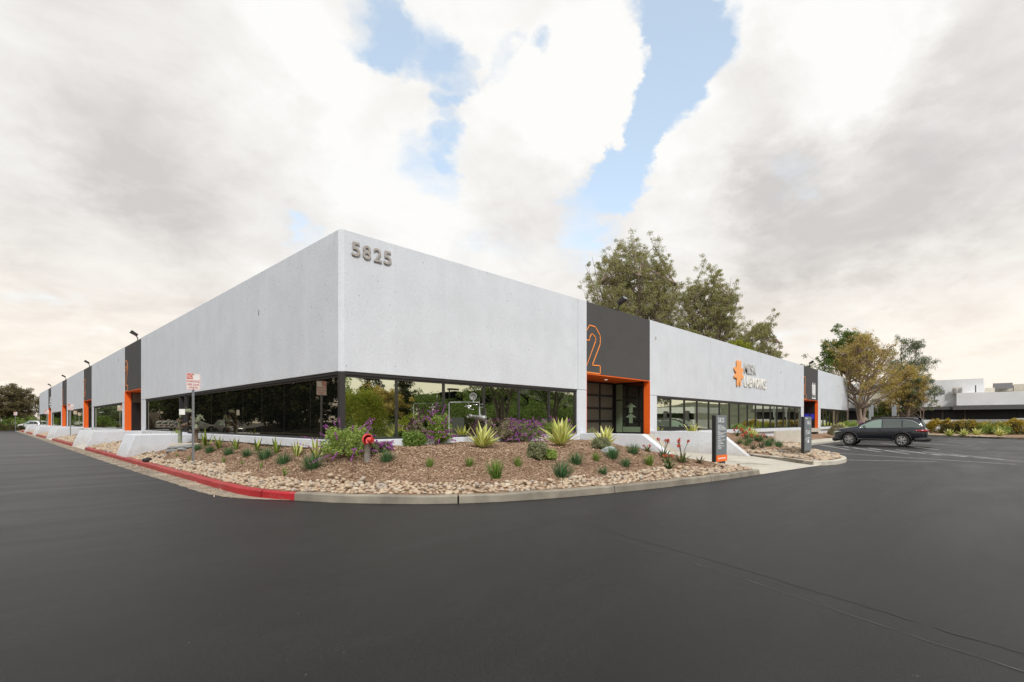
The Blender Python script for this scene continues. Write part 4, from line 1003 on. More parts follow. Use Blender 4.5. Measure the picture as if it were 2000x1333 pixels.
for i, (px, py, s, lt) in enumerate(rowF):
    put('grass_tuft', (tufts_lt if lt else tufts)[i%2], on_bed(px,py), s, f'{ordn(i,len(rowF))} in the front row of small grass tufts near the grey kerb', 'grass tuft', G)
put('grass_tuft', tufts[1], on_bed(1238,874), .9, 'grass tuft close to the sloping entrance wall, behind the middle row', 'grass tuft', G)
# small aloes without flowers on the left
V, Fq = blades(15, .22, .012, .8, 71, .3, r0=.02); al_m = np_mesh('aloe', V, Fq, M['grass_lt'])
sm = [(346,892),(370,900),(438,904),(473,908),(510,915),(556,929)]
for i, (px, py) in enumerate(sm): put('aloe', al_m, on_bed(px,py), 1.0 if i != 3 else .7, f'{ordn(i,len(sm))} of the low pale aloes near the stone border', 'aloe', 'low aloes near the stone border')
# upright yuccas
yu = []
for k in range(3):
    V, Fq, mi = sword(8, .52, .036, 80+k, .75, curl=.1, rows=5); yu.append(np_mesh('yucca', V, Fq, [M['yucca_c'], M['yucca_c']], mi))
V, Fq, mi = sword(9, .5, .042, 85, .75, curl=.1, rows=5); yuv = np_mesh('yucca', V, Fq, [M['yucca_c'], M['agave_e']], mi)
rowY = [(344,861,0),(402,872,0),(427,877,0),(462,879,0),(502,882,0),(540,886,0),(580,892,1),(617,895,1)]
for i, (px, py, v) in enumerate(rowY):
    put('yucca', yuv if v else yu[i%3], on_bed(px,py), (1.15,1.05,.85,.85,.95,.8,1.0,.95)[i], f'{ordn(i,len(rowY))} of the spiky yuccas under the left windows', 'yucca', 'yuccas under the left windows')
for i, (x, y) in enumerate(((-.8,15.6),(-.9,17.0),(-.7,18.6),(-.9,20.2))):
    put('yucca', yu[i%3], (x, y, float(zf(x,y))), .8, f'{ordn(i,4)} of the yuccas between the white block and the next wall', 'yucca', 'yuccas behind the white block')
for i, (x, y) in enumerate(((-1.0,31.5),(-.9,34),(-1.0,37),(-.9,40.5))):
    put('yucca', yu[(i+1)%3], (x, y, float(zf(x,y))), .95, f'{ordn(3-i,4)} of the yuccas beyond the first entrance pair of walls', 'yucca', 'yuccas in the second strip')
put('grass_tuft', tufts[2], (-1.35,32.2,float(zf(-1.35,32.2))), 1.6, 'bushy grass tuft in the strip beyond the first pair of walls', 'grass tuft')
# big variegated agaves
ag = []
for k, n in enumerate((34,30,24)):
    V, Fq, mi = sword(n, .84, .072, 90+k, 1.12, curl=.3, rows=7); ag.append(np_mesh('agave', V, Fq, [M['agave_c'], M['agave_e']], mi))
put('agave', ag[0], on_bed(941,875), 1.0, 'large yellow variegated agave left of the purple sage', 'agave', 'variegated agaves')
put('agave', ag[1], on_bed(1095,871), 1.02, 'large yellow variegated agave in front of the bright green shrub', 'agave', 'variegated agaves')
put('agave', ag[2], on_bed(1181,872), .88, 'yellow variegated agave beside the entrance wall', 'agave', 'variegated agaves')
put('agave', ag[2], (17.0,-1.5,.80), .95, 'yellow variegated agave behind the pale grey wall at the second windows', 'agave', 'variegated agaves')
put('agave', ag[1], (21.9,-2.6,float(zf(21.9,-2.6))), .8, 'green agave just right of the tall 5825 sign', 'agave', 'variegated agaves')
# sage shrubs
def sage(name, px, py, rx, h, leaf, spike, seed, label, nsp=60, green=1.0, lean=0, out=1.0, spL=.22):
    r = np.random.RandomState(seed); p = on_bed(px, py); e = empty(name, p); tag(e, label, 'shrub', 'sage shrubs in the corner bed')
    n = 110; th = r.uniform(0,6.283,n); ph = r.uniform(.05,1,n)**.6; rad = np.where(r.rand(n)<.3, r.uniform(.3,.8,n), r.uniform(.75,1,n))
    C = np.stack([np.cos(th)*rx*rad*np.sqrt(1-ph**2*.6)+lean*ph, np.sin(th)*rx*rad*np.sqrt(1-ph**2*.6), h*ph*rad*.92+.03], 1)
    V, Fq = leafcloud(C, .10*green, 62, .036, .011, r, shape=(1,1,1.2))
    link('foliage', np_mesh('foliage', V, Fq, leaf), e)
    sm = MB()
    for c in C[::4]: sm.tube([(0,0,0), (c[0]*.4,c[1]*.4,c[2]*.6), tuple(c)], [.008,.006,.003], 4, cap=False)
    sm.build('stem', M['olive'], e)
    if nsp:
        th = r.uniform(0,6.283,nsp); ph = r.uniform(.0,1,nsp); t0 = np.stack([np.cos(th)*rx*np.sqrt(1-ph**2*.7), np.sin(th)*rx*np.sqrt(1-ph**2*.7), h*ph*.95+.06], 1)
        d = t0-np.array([0,0,h*.1]); d /= np.linalg.norm(d,axis=1)[:,None]; d += r.normal(0,.35,(nsp,3)); Cs = []
        for a_, dd in zip(t0, d):
            L_ = spL*r.uniform(.5,1.3)*out
            for k in range(9): Cs.append(a_+dd*L_*k/8+np.array([0,0,-.05*(k/8)**2]))
        V, Fq = leafcloud(Cs, .020, 9, .017, .009, r); link('flower_spikes', np_mesh('flower_spikes', V, Fq, spike), e)
    return e
sage('sage_shrub', 678, 893, .62, .70, M['sage_leaf'], M['purple'], 1, 'leafy green sage with purple spikes left of the standpipe', 34, spL=.34)
sage('sage_shrub', 738, 884, .30, .20, M['sage_grey'], M['purple'], 2, 'low purple flowering sage just behind the standpipe', 40, .7, spL=.14)
sage('sage_shrub', 812, 869, .62, .72, M['sage_brown'], M['purple_dull'], 3, 'faded mauve and brown sage in front of the second window pane', 110, spL=.15)
sage('sage_shrub', 806, 873, .33, .36, M['grass_lt'], M['purple'], 4, 'fresh green clump at the foot of the faded sage', 0)
sage('sage_shrub', 858, 868, .36, .88, M['sage_leaf'], M['purple'], 5, 'upright green sage beside the silver pipe frame', 30)
sage('sage_shrub', 884, 862, .30, .52, M['sage_brown'], M['purple'], 6, 'small purple sage under the silver pipe frame', 50, spL=.13)
sage('sage_shrub', 972, 863, .72, .72, M['sage_brown'], M['purple_dull'], 7, 'wide brown and mauve sage right of the large agave', 80, spL=.15)
sage('sage_shrub', 1026, 862, .62, .66, M['sage_grey'], M['purple'], 8, 'bright purple flowering sage under the fourth window pane', 150, spL=.12)
sage('sage_shrub', 1078, 860, .78, .74, M['sage_leaf'], M['purple'], 9, 'rounded bright green sage left of the entrance pillar', 18, 1.2)
sage('sage_shrub', 1147, 858, .34, .42, M['sage_grey'], M['purple'], 10, 'small grey green shrub against the entrance pillar', 0)
sage('sage_shrub', 1174, 877, .23, .24, M['sage_grey'], M['purple'], 11, 'low grey shrublet at the foot of the entrance agave', 0, .8)
sage('sage_shrub', 1050, 896, .25, .34, M['sage_grey'], M['purple'], 12, 'lone grey green shrub in the middle of the mulch', 0, .8)
sage('sage_shrub', 1072, 897, .17, .18, M['sage_leaf'], M['purple'], 13, 'tiny green shrub touching the lone mulch shrub', 0, .6)
# aloes with red flowers
V, Fq, mi = sword(16, .30, .026, 101, 1.2, curl=.2, rows=4); aloe = np_mesh('aloe', V, Fq, [M['aloe'], M['aloe']], mi)
V, Fq, mi = sword(14, .28, .022, 102, 1.2, curl=.2, rows=4); aloed = np_mesh('aloe', V, Fq, [M['aloe_d'], M['aloe_d']], mi)
def aloe_put(px, py, s, label, fl=0, hgt=.5, dark=False, low=False):
    p = on_bed(px, py); e = empty('aloe', p, rp.uniform(0,6)); e.scale = (s,s,s); tag(e, label, 'aloe', 'red flowering aloes')
    link('rosette', aloed if dark else aloe, e)
    if fl:
        stx = MB(); Cs = []
        for i in range(fl):
            a = i*2.1+px; l = hgt*rp.uniform(.75,1.1); tip = (math.cos(a)*.14, math.sin(a)*.14, l); stx.tube([(0,0,.05),(tip[0]*.4,tip[1]*.4,l*.6),tip], [.007,.006,.005], 5); Cs.append(tip)
        stx.build('stalk', M['aloe_d'], e)
        for i_, c_ in enumerate(Cs):
            V, Fq = leafcloud([c_], .042, 46, .022, .010, np.random.RandomState(int(px)+i_), droop=.4); link('flower_head', np_mesh('flower_head', V, Fq, M['redflower']), e)
for a in ((1265,883,.8,'small aloe with one low red bloom near the entrance wall',3,.28),(1297,896,1.15,'tall red flowering aloe at the sloping wall end',4,.46),(1303,905,.9,'low orange flowering aloe in front of the taller aloe',5,.22),(1332,904,1.2,'tall red flowering aloe nearest the walk',5,.48)): aloe_put(*a)
aloe_put(1307,917,.75,'small flowerless aloe near the stone border'); aloe_put(1367,906,.95,'dark flowerless aloe left of the tall 5825 sign',dark=True)
# right bed
rowW = [(1445,846,1.15),(1463,844,1),(1474,847,.9),(1487,844,1.1),(1501,841,1.2),(1513,841,1),(1523,841,1.1),(1538,842,1),(1550,840,1.1),(1560,839,1)]
shr = []
for k in range(2):
    r = np.random.RandomState(60+k); C = np.stack([r.normal(0,.17,26), r.normal(0,.17,26), r.uniform(.05,.36,26)],1); V, Fq = leafcloud(C, .12, 55, .035, .012, r); shr.append(np_mesh('low_shrub', V, Fq, M['sage_leaf']))
for i, (px, py, s) in enumerate(rowW): put('low_shrub', shr[i%2], on_bed(px,py), s*1.25, f'{ordn(i,len(rowW))} of the low green shrubs under the second windows', 'shrub', 'low shrubs under the second windows')
rowD = [(1463,866,1.1),(1466,856,.9),(1480,861,1.0),(1484,855,.9),(1496,856,.9),(1501,872,1.25),(1509,862,.9),(1520,873,1.1)]
for i, (px, py, s) in enumerate(rowD): put('grass_tuft', tufts[i%4], on_bed(px,py), s*.85, f'{ordn(i,len(rowD))} of the dark grass tufts right of the 5825 sign', 'grass tuft', 'grass tufts in the right bed')
aloe_put(1445,867,1.2,'left green aloe in the right bed beside the sloping wall'); aloe_put(1458,872,1.2,'aloe with a red bloom beside the sloping wall of the right bed',3,.35)
aloe_put(1440,852,1.2,'red flowering aloe high in the right bed behind the sloping wall',6,.32); aloe_put(1457,858,1.3,'broad red flowering aloe in the middle of the right bed',7,.34); aloe_put(1487,863,1.2,'red flowering aloe between the dark tufts of the right bed',4,.3)
aloe_put(1471,879,1.1,'brown dry aloe left in front of the right bed tufts',dark=True); aloe_put(1487,876,1.1,'brown dry aloe right in front of the right bed tufts',dark=True)
# planting by the far right facade
for i, x in enumerate((49.5,51,56,58,59.5)): put('agave', ag[i%3], (x,-1.2,.75), .95, f'{ordn(i,5)} of the yellow agaves under the far right windows', 'agave', 'agaves under the far right windows')
def bush(name, x, y, z, rx, ry, h, m, seed, label, group=None, n=60, per=90, L=.05, W=.02, cat='shrub', m2=None):
    r = np.random.RandomState(seed); e = empty(name, (x,y,z)); tag(e, label, cat, group)
    th = r.uniform(0,6.283,n); ph = r.uniform(0,1,n); rad = r.uniform(.5,1,n)**.5
    C = np.stack([np.cos(th)*rx*rad*np.sqrt(1-ph**2*.8), np.sin(th)*ry*rad*np.sqrt(1-ph**2*.8), h*ph*.9+.05], 1)
    V, Fq = leafcloud(C, min(rx,ry,h)*.28, per, L, W, r); link('foliage', np_mesh('foliage', V, Fq, m), e)
    if m2:
        k = C[:,2] > h*.5; V, Fq = leafcloud(C[k]+np.array([0,0,h*.12]), min(rx,ry,h)*.22, per//2, L, W, r); link('blossom', np_mesh('blossom', V, Fq, m2), e)
    return e
bush('shrub', 52.8,-1.6,.6, 1.2,.7,1.0, M['sage_leaf'], 21, 'round green shrub under the far right windows')
bush('shrub', 55.0,-1.9,.6, 1.6,.6,.9, M['purple_dull'], 22, 'mauve shrub under the far right windows')
bush('shrub', 44.2,-2.1,.4, 1.0,.6,.8, M['sage_brown'], 23, 'brownish shrub in front of the far charcoal entrance')
for i, (x, s) in enumerate(((49,.8),(51.5,.9),(54,.8))): put('low_shrub', shr[i%2], (x,-2.3,float(zf(x,-2.3))), s*1.4, f'{ordn(i,3)} of the low plants edging the far sidewalk', 'shrub', 'low plants by the far sidewalk')

# ================================================================ trees
def tree(name, loc, label, H_, cz, rxy, rz_, seed, leaf, bark, n_limb=60, tuft=6, per=30, L=.16, W=.045, tr=.22, trunks=1, fan=.4, trad=.45, cat='tree', group=None, lump=.25, hollow=.45, droop=0, low=-1.0, clump_shape=(1,1,.8), limb_r=.05):
    r = np.random.RandomState(seed); e = empty(name, loc); tag(e, label, cat, group); rx, ry = rxy if isinstance(rxy, tuple) else (rxy, rxy)
    wood = MB(); tops = []
    for t in range(trunks):
        a = 6.283*t/trunks+r.uniform(0,1); s = fan*rx*(0 if trunks == 1 else 1); th = cz+rz_*.35
        pts = [(0,0,0)]; cur = np.array([0.,0.,0.])
        for k in range(1, 7):
            f = k/6; cur = np.array([math.cos(a)*s*f**1.3, math.sin(a)*s*f**1.3, th*f]) + r.normal(0,.012*H_,3)*np.array([1,1,0])*f; pts.append(tuple(cur))
        wood.tube(pts, [tr*(1-.78*k/6)/(trunks**.35) for k in range(7)], 8, cap=False); tops.append(np.array(pts))
    C = []
    for i in range(n_limb):
        z = r.uniform(low, 1); th = r.uniform(0,6.283); q = math.sqrt(max(0,1-z*z)); q *= 1 if z > 0 else 1
        rad = (r.uniform(hollow,1)**.6)*(1+lump*mnoise.noise(Vector((math.cos(th)*1.6*q+seed, math.sin(th)*1.6*q, z*1.6))))
        T = np.array([math.cos(th)*rx*q*rad, math.sin(th)*ry*q*rad, cz+rz_*z*rad])
        tk = tops[int(r.randint(len(tops)))]; dmin = min(range(len(tk)), key=lambda j: np.linalg.norm(tk[j]-T)+abs(max(0,tk[j][2]-T[2]+.25*H_*q))*1.2 + (5 if tk[j][2] < (cz-rz_)*.55 else 0)); S = tk[dmin]
        mid = S*.45+T*.55; mid[2] -= (.12 if droop == 0 else -.1)*np.linalg.norm(T-S); mid[:2] += r.normal(0,.05,2)*np.linalg.norm(T-S)
        P = [S*(1-f)**2 + 2*mid*f*(1-f) + T*f*f for f in np.linspace(0,1,5)]
        wood.tube([tuple(p) for p in P], [limb_r*(1-.8*k/4) for k in range(5)], 5, cap=False)
        for k in range(tuft):
            f = r.uniform(.5,1.02); p = S*(1-f)**2 + 2*mid*f*(1-f) + T*f*f + r.normal(0,trad*.75,3)*(1,1,.8); C.append(p)
            if k % 2 == 0: wood.tube([tuple(S*(1-f*.85)**2 + 2*mid*f*.85*(1-f*.85) + T*(f*.85)**2), tuple(p)], [limb_r*.3, limb_r*.12], 3, cap=False)
    wood.build('trunk', bark, e, smooth=True)
    V, Fq = leafcloud(C, trad*r.uniform(.6,1.15,len(C)), per, L, W, r, droop=droop, shape=clump_shape)
    link('crown', np_mesh('crown', V, Fq, leaf), e)
    return e
def tpos(px, Y): x, y = at_depth(px, Y); return (x, y, 0)
PG = 'tall pines behind the building'
tree('pine_tree', tpos(1243,62), 'tallest fan shaped pine rising behind the roof above the nearest right entrance', 24.6, 14.4, (9.9,6.6), 10.2, 1, M['pine'], M['bark_pale'], 430, 7, 50, .17, .026, .42, 6, .5, .46, 'tree', PG, .12, .30, low=-.75, limb_r=.075)
tree('pine_tree', tpos(1380,64), 'slightly lower pine touching the tallest one on its right', 22.5, 13.5, (5.6,4.8), 9.8, 2, M['pine'], M['bark_pale'], 230, 7, 52, .17, .026, .36, 5, .45, .44, 'tree', PG, .15, .3, low=-.8, limb_r=.075)
tree('pine_tree', tpos(1468,66), 'lowest pine of the group leaning toward the star sign end', 16, 9.2, (6.0,4.4), 6.6, 3, M['pine'], M['bark_pale'], 160, 7, 50, .17, .026, .3, 3, .5, .44, 'tree', PG, .35, .35, low=-.8, limb_r=.065)
tree('pine_tree', tpos(1345,60), 'small dark pine showing low between the two tall pines', 13, 9.0, (1.8,2), 4.6, 4, M['pine'], M['bark'], 60, 6, 56, .17, .026, .2, 1, .3, .4, 'tree', PG, .3, .3)
tree('leafy_tree', tpos(1447,54), 'yellow green treetop just above the parapet below the lowest pine', 10.5, 8.2, (1.9,1.8), 2.0, 5, M['yellowgreen'], M['bark'], 40, 6, 60, .11, .045, .16, 1, .3, .5)
# right trees
tree('autumn_tree', tpos(1682,56), 'large orange green tree with twisting pale trunks beside the building end', 12, 7.3, (5.0,3.8), 4.5, 11, M['autumn'], M['bark_pale'], 120, 6, 32, .085, .034, .34, 4, .42, .48, 'tree', None, .6, .5, low=-.35, limb_r=.085)
tree('autumn_tree', tpos(1768,57), 'smaller orange green tree with a slim pale trunk behind the parked wagon', 8.5, 5.2, (3.0,2.6), 2.8, 12, M['autumn'], M['bark_pale'], 80, 6, 40, .085, .034, .17, 2, .25, .42, 'tree', None, .35, .4, low=-.5, limb_r=.06)
tree('eucalyptus', tpos(1772,68), 'grey green eucalyptus with drooping leaves behind the smaller orange tree', 12.5, 9.6, (3.6,3.0), 3.0, 13, M['euc'], M['bark_pale'], 60, 5, 60, .13, .026, .24, 2, .3, .55, 'tree', None, .6, .5, droop=.9, limb_r=.06)
tree('eucalyptus', tpos(1802,56), 'low drooping grey green branches in front of the white far building', 7.5, 4.7, (2.6,2.0), 1.6, 14, M['euc'], M['bark_pale'], 24, 4, 52, .11, .03, .08, 2, .5, .36, 'tree', None, .6, .8, droop=.6, limb_r=.04)
tree('leafy_tree', tpos(1652,72), 'green treetop rising behind the large orange tree', 15.0, 12.2, (3.2,3), 2.6, 15, M['green'], M['bark'], 46, 6, 60, .15, .055, .3, 2, .4, .6, 'tree', None, .6, .5, limb_r=.07)
tree('leafy_tree', tpos(1605,72), 'sparse dark green tree behind the far parapet left of the orange tree', 10.8, 8.6, (3.2,2.6), 2.9, 16, M['green'], M['bark'], 34, 5, 56, .14, .05, .2, 2, .4, .5, 'tree', None, .7, .5, limb_r=.06)
tree('shrub_tree', tpos(1722,60), 'low green shrubby tree behind the slim sign posts', 4.2, 2.9, (3.4,2.0), 1.4, 17, M['green'], M['bark_pale'], 50, 5, 50, .09, .035, .14, 4, .8, .34, 'tree', None, .4, .5, limb_r=.05)
# far left trees
FL = 'trees closing the far end of the driveway'
tree('oak_tree', (-3.8,124,0), 'broad brown green oak at the far left end of the driveway', 9, 4.9, (5.0,5), 4.3, 21, M['olive'], M['bark'], 90, 6, 60, .16, .06, .3, 3, .4, .7, 'tree', FL, .35, .3, low=-.6)
tree('oak_tree', (4.5,131,0), 'brown oak beside the far end of the left facade', 9, 5.0, (4.5,4.5), 4.0, 22, M['olive'], M['bark'], 70, 6, 56, .16, .06, .3, 2, .4, .7, 'tree', FL, .35, .3, low=-.8)
tree('oak_tree', (-12.5,138,0), 'grey green tree at the very left edge', 8, 3.8, (5,5), 3.4, 23, M['euc'], M['bark'], 70, 6, 56, .17, .06, .25, 2, .4, .7, 'tree', FL, .35, .3, low=-.9)
for i, (x, y, rx, h, m, lb) in enumerate(((-8,120,5,2.6,'green','bright green bush mass below the far left oak'),(-1.5,122,3.4,2.4,'sage_leaf','yellow green bush behind the far parked car'),(-15,124,4,3.4,'dgreen','dark bush at the left edge of the picture'))):
    bush('shrub', x, y, 0, rx, rx*.7, h, M[m], 30+i, lb, None, 90, 70, .14, .06)
bush('hedge', -9, 114, 0, 9.5, 1.2, 1.05, M['hedge_dk'], 36, 'dark clipped hedge across the far end of the driveway', None, 160, 80, .09, .04, 'hedge')

# ================================================================ vehicles
def lerp_tab(x, T): return float(np.interp(x, [t[0] for t in T], [t[1] for t in T]))
TOPZ = [(-1.20,.90),(-1.17,1.00),(-1.10,1.10),(-.98,1.40),(-.86,1.63),(-.6,1.69),(0,1.73),(.7,1.735),(1.15,1.71),(1.5,1.63),(1.9,1.43),(2.35,1.20),(2.6,1.16),(3.1,1.075),(3.4,1.02),(3.56,.95),(3.64,.86),(3.66,.76)]
WID = [(-1.20,.72),(-1.12,.82),(-.95,.885),(-.5,.925),(.3,.932),(2.2,.932),(2.9,.915),(3.3,.86),(3.5,.78),(3.62,.66),(3.66,.58)]
BELT = [(-1.2,.86),(-1.1,1.04),(-.6,1.15),(1.0,1.10),(2.3,1.07),(2.7,1.03),(3.1,.98),(3.4,.92),(3.66,.66)]
BOT = [(-1.2,.50),(-1.1,.42),(-.7,.38),(3.2,.34),(3.5,.36),(3.66,.46)]
def csec(x):
    T = lerp_tab(x, TOPZ); W_ = lerp_tab(x, WID); B = min(lerp_tab(x, BELT), T-.05); b = lerp_tab(x, BOT); g = max(0, min(1, (T-B-.08)/.45))
    wr = W_*(.93*(1-g)+.735*g); m = (b+B)/2
    return [(0,b),(W_*.9,b),(W_*.975,b+.09),(W_,m),(W_*.99,B-.14),(W_*.955,B-.01),(W_*.955*.62+wr*.38+.02*g,B*.62+(T-.07)*.38),(wr+.02*g,T-.10*g-.03),(wr-.09,T-.02),(wr*.5,T+.005),(0,T+.012)]
def side_y(x, z):
    c = csec(x)[2:9]; zs = [p[1] for p in c]; return float(np.interp(z, zs, [p[0] for p in c]))
def make_body():
    xs = sorted(set([round(v,3) for v in list(np.linspace(-1.2,3.66,44)) + [-1.17,-1.1,-.98,-.84,3.56,3.64,3.4]])); V = []; n = 11
    for x in xs:
        c = csec(x); row = [(x, p[0], p[1]) for p in c] + [(x, -p[0], p[1]) for p in c[-2:0:-1]]; V += row
    k = 2*n-2; Fs = []
    for i in range(len(xs)-1):
        for j in range(k): Fs.append((i*k+j, i*k+(j+1)%k, (i+1)*k+(j+1)%k, (i+1)*k+j))
    Fs.append(tuple(range(k-1,-1,-1))); Fs.append(tuple((len(xs)-1)*k+j for j in range(k)))
    mb = MB(); mb.add(V, Fs); me = mb.mesh('body', M['carpaint'], True)
    import bmesh
    bm = bmesh.new(); bm.from_mesh(me); bmesh.ops.recalc_face_normals(bm, faces=bm.faces); bm.to_mesh(me); bm.free()
    o = link('tmpbody', me); cs = []
    for ax in (0, 2.745):
        for s in (1, -1):
            c_ = MB().tube([(ax, s*.60, .385),(ax, s*1.2, .385)], .435, 40).build('tmpcut', M['trim']); cs.append(c_)
            bmc = bmesh.new(); bmc.from_mesh(c_.data); bmesh.ops.recalc_face_normals(bmc, faces=bmc.faces); bmc.to_mesh(c_.data); bmc.free()
            md = o.modifiers.new('b', 'BOOLEAN'); md.operation = 'DIFFERENCE'; md.object = c_; md.solver = 'EXACT'
    bpy.context.view_layer.update(); dg = bpy.context.evaluated_depsgraph_get()
    res = bpy.data.meshes.new_from_object(o.evaluated_get(dg)); res.name = 'body'
    for q in [o]+cs: bpy.data.objects.remove(q)
    res.polygons.foreach_set('use_smooth', [True]*len(res.polygons))
    return res
M['carpaint'] = mat('dark_blue_grey_paint', (.013,.016,.024), .22, metal=.35, var=.04, coat=.7)
M['carwhite'] = mat('white_car_paint', (.62,.63,.64), .3, var=.03, coat=.7)
M['carsilver'] = mat('silver_car_paint', (.33,.34,.36), .3, metal=.5, var=.03, coat=.7)
M['carred'] = mat('maroon_car_paint', (.16,.03,.03), .3, var=.03, coat=.7)
def make_wagon():
    e = empty('parked_wagon')
    body = link('body', make_body(), e)
    sh = body.data
    try: sh.set_sharp_from_angle(angle=math.radians(38))
    except Exception: pass
    for s in (1, -1):
        def strip(x0, x1, lo, hi, nm, m, off=.012, n=12, hi_cap=None):
            mb = MB(); vs = []
            for i in range(n+1):
                x = x0+(x1-x0)*i/n; za = lo(x); zb = max(za+.01, hi(x))
                for t in (0,.5,1):
                    z = za+(zb-za)*t; vs.append((x, s*(side_y(x, z)+off), z))
            fs = [(i*3+j, (i+1)*3+j, (i+1)*3+j+1, i*3+j+1) if s < 0 else (i*3+j+1, (i+1)*3+j+1, (i+1)*3+j, i*3+j) for i in range(n) for j in range(2)]
            if x1 < x0: fs = [tuple(reversed(f)) for f in fs]
            return mb.add(vs, fs).build(nm, m, e, smooth=True)
        lo = lambda x: lerp_tab(x, BELT)+.015
        hi = lambda x: min(lerp_tab(x, TOPZ)-.125, 1.575, lerp_tab(x, [(-.92,1.20),(-.80,1.32),(-.55,1.48),(-.2,1.55),(.5,1.575),(3,1.575)]))
        strip(1.02, 2.13, lo, hi, 'side_window', M['cargreen']); strip(.02, .96, lo, hi, 'side_window', M['carglass']); strip(-.86, -.05, lo, hi, 'side_window', M['carglass'])
        mb = MB(); P = [(2.22, lerp_tab(2.22,BELT)+.01)]+[(x, hi(x)+.012) for x in np.linspace(2.1,-.86,26)]+[(-.90,lo(-.86)+.03)]
        mb.tube([(x, s*(side_y(x, z)+.016), z) for x, z in P], [.009]*18+[.010,.012,.014,.016,.019,.021,.022,.022,.020,.016], 6)
        mb.tube([(x, s*(side_y(x, lo(x)-.012)+.014), lo(x)-.012) for x in np.linspace(2.2,-.88,20)], .008, 5); mb.build('window_trim', M['chrome'], e, smooth=True)
        mb = MB()
        for X in (2.02, .98, -.02): mb.tube([(X-(.0 if z > .5 else .0), s*(side_y(X, z)+.001), z) for z in np.linspace(.34, lo(X)-.02, 8)], .006, 4)
        mb.build('door_seam', M['trim'], e)
        for X in (1.18, .18): MB().tube([(X, s*(side_y(X,.88)+.028), .93),(X-.20, s*(side_y(X-.2,.88)+.028), .94)], .017, 6).build('door_handle', M['carpaint'], e)
        mb = MB(); c = []
        for ax in (0, 2.745):
            n_ = 18; arc = [(ax+.465*math.cos(t), .385+.465*math.sin(t)) for t in np.linspace(-.28, PI+.28, n_)]
            mb.tube([(x, s*(side_y(x, max(z,.34))+.006), z) for x, z in arc], .036, 6)
        mb.tube([(x, s*(side_y(x,.42)+.0), .40) for x in np.linspace(.46, 2.28, 8)], .06, 8); mb.build('cladding', M['trim'], e, smooth=True)
        MB().tube([(1.93, s*.93, 1.12),(1.90, s*1.03, 1.16),(1.88, s*1.10, 1.17)], [.03,.07,.06], 10).build('mirror', M['carpaint'], e, smooth=True)
        mb = MB(); mb.tube([(1.35, s*.62, 1.67),(1.25, s*.62, 1.765),(.6,s*.63,1.79),(-.3, s*.63, 1.775),(-.62, s*.62, 1.755),(-.72, s*.61, 1.67)], .022, 6); mb.build('roof_rail', M['trim'], e, smooth=True)
        mb = MB(); mb.tube([(-.62, s*(side_y(-.62,.94)+.004), .965),(-.85, s*(side_y(-.85,.94)+.008), .95),(-1.08, s*(side_y(-1.08,.93)+.006), .94),(-1.18, s*.66, .93),(-1.205, s*.50,.93)], [.012,.055,.075,.075,.05], 8); mb.build('tail_light', M['tail'], e, smooth=True)
        mb = MB(); mb.tube([(3.22, s*(side_y(3.22,.76)+.0), .80),(3.42, s*(side_y(3.42,.76)+.0), .77),(3.55, s*.70, .745),(3.62, s*.55,.73)], [.02,.055,.06,.04], 8); mb.v = [(a, b, c_+.07) for a, b, c_ in mb.v]; mb.build('headlight', M['headl'], e, smooth=True)
    mb = MB(); vs = []
    for x in np.linspace(2.32,1.52,6):
        c = csec(x); T = lerp_tab(x,TOPZ)+.022
        for t in (-1,-.5,0,.5,1): vs.append((x, t*(c[8][0]-.01), T-.012*abs(t)**2))
    fs = [(i*5+j, i*5+j+1, (i+1)*5+j+1, (i+1)*5+j) for i in range(5) for j in range(4)]; mb.add(vs, fs).build('windshield', M['carglass'], e, smooth=True)
    mb = MB(); vs = []
    for x in np.linspace(-.87,-1.10,4):
        c = csec(x); T = lerp_tab(x,TOPZ)+.016
        for t in (-1,-.5,0,.5,1): vs.append((x-.012, t*(c[8][0]-.03), T-.012*abs(t)**2))
    fs = [(i*5+j, i*5+j+1, (i+1)*5+j+1, (i+1)*5+j) for i in range(3) for j in range(4)]; mb.add(vs, fs).build('rear_window', M['carglass'], e, smooth=True)
    MB().prism_xz([(-.74,1.67),(-.74,1.715),(-1.02,1.67),(-1.04,1.64)], -.58, .58).build('spoiler', M['trim'], e, bevel=.012)
    rb = MB(); rb.tube([(-1.06,-.80,.44),(-1.17,-.66,.44),(-1.22,-.3,.44),(-1.22,.3,.44),(-1.17,.66,.44),(-1.06,.80,.44),(-.62,.90,.42)], [.10,.13,.13,.13,.13,.13,.10], 10); rb.tube([(-1.06,-.80,.44),(-.62,-.90,.42)], [.12,.10], 10); rb.build('rear_bumper', M['trim'], e, smooth=True)
    fbm = MB(); fbm.tube([(3.25,-.86,.40),(3.50,-.74,.38),(3.66,-.4,.37),(3.68,0,.37),(3.66,.4,.37),(3.50,.74,.38),(3.25,.86,.40)], [.10,.13,.14,.14,.14,.13,.10], 10); fbm.box(3.60,3.70,-.42,.42,.50,.72); fbm.build('front_bumper', M['trim'], e, smooth=False)
    MB().box(-1.235,-1.215,-.16,.16,.70,.86).build('number_plate', M['plate'], e)
    MB().box(-1.215,-1.20,-.34,.34,.89,.925).build('tailgate_trim', M['chrome'], e)
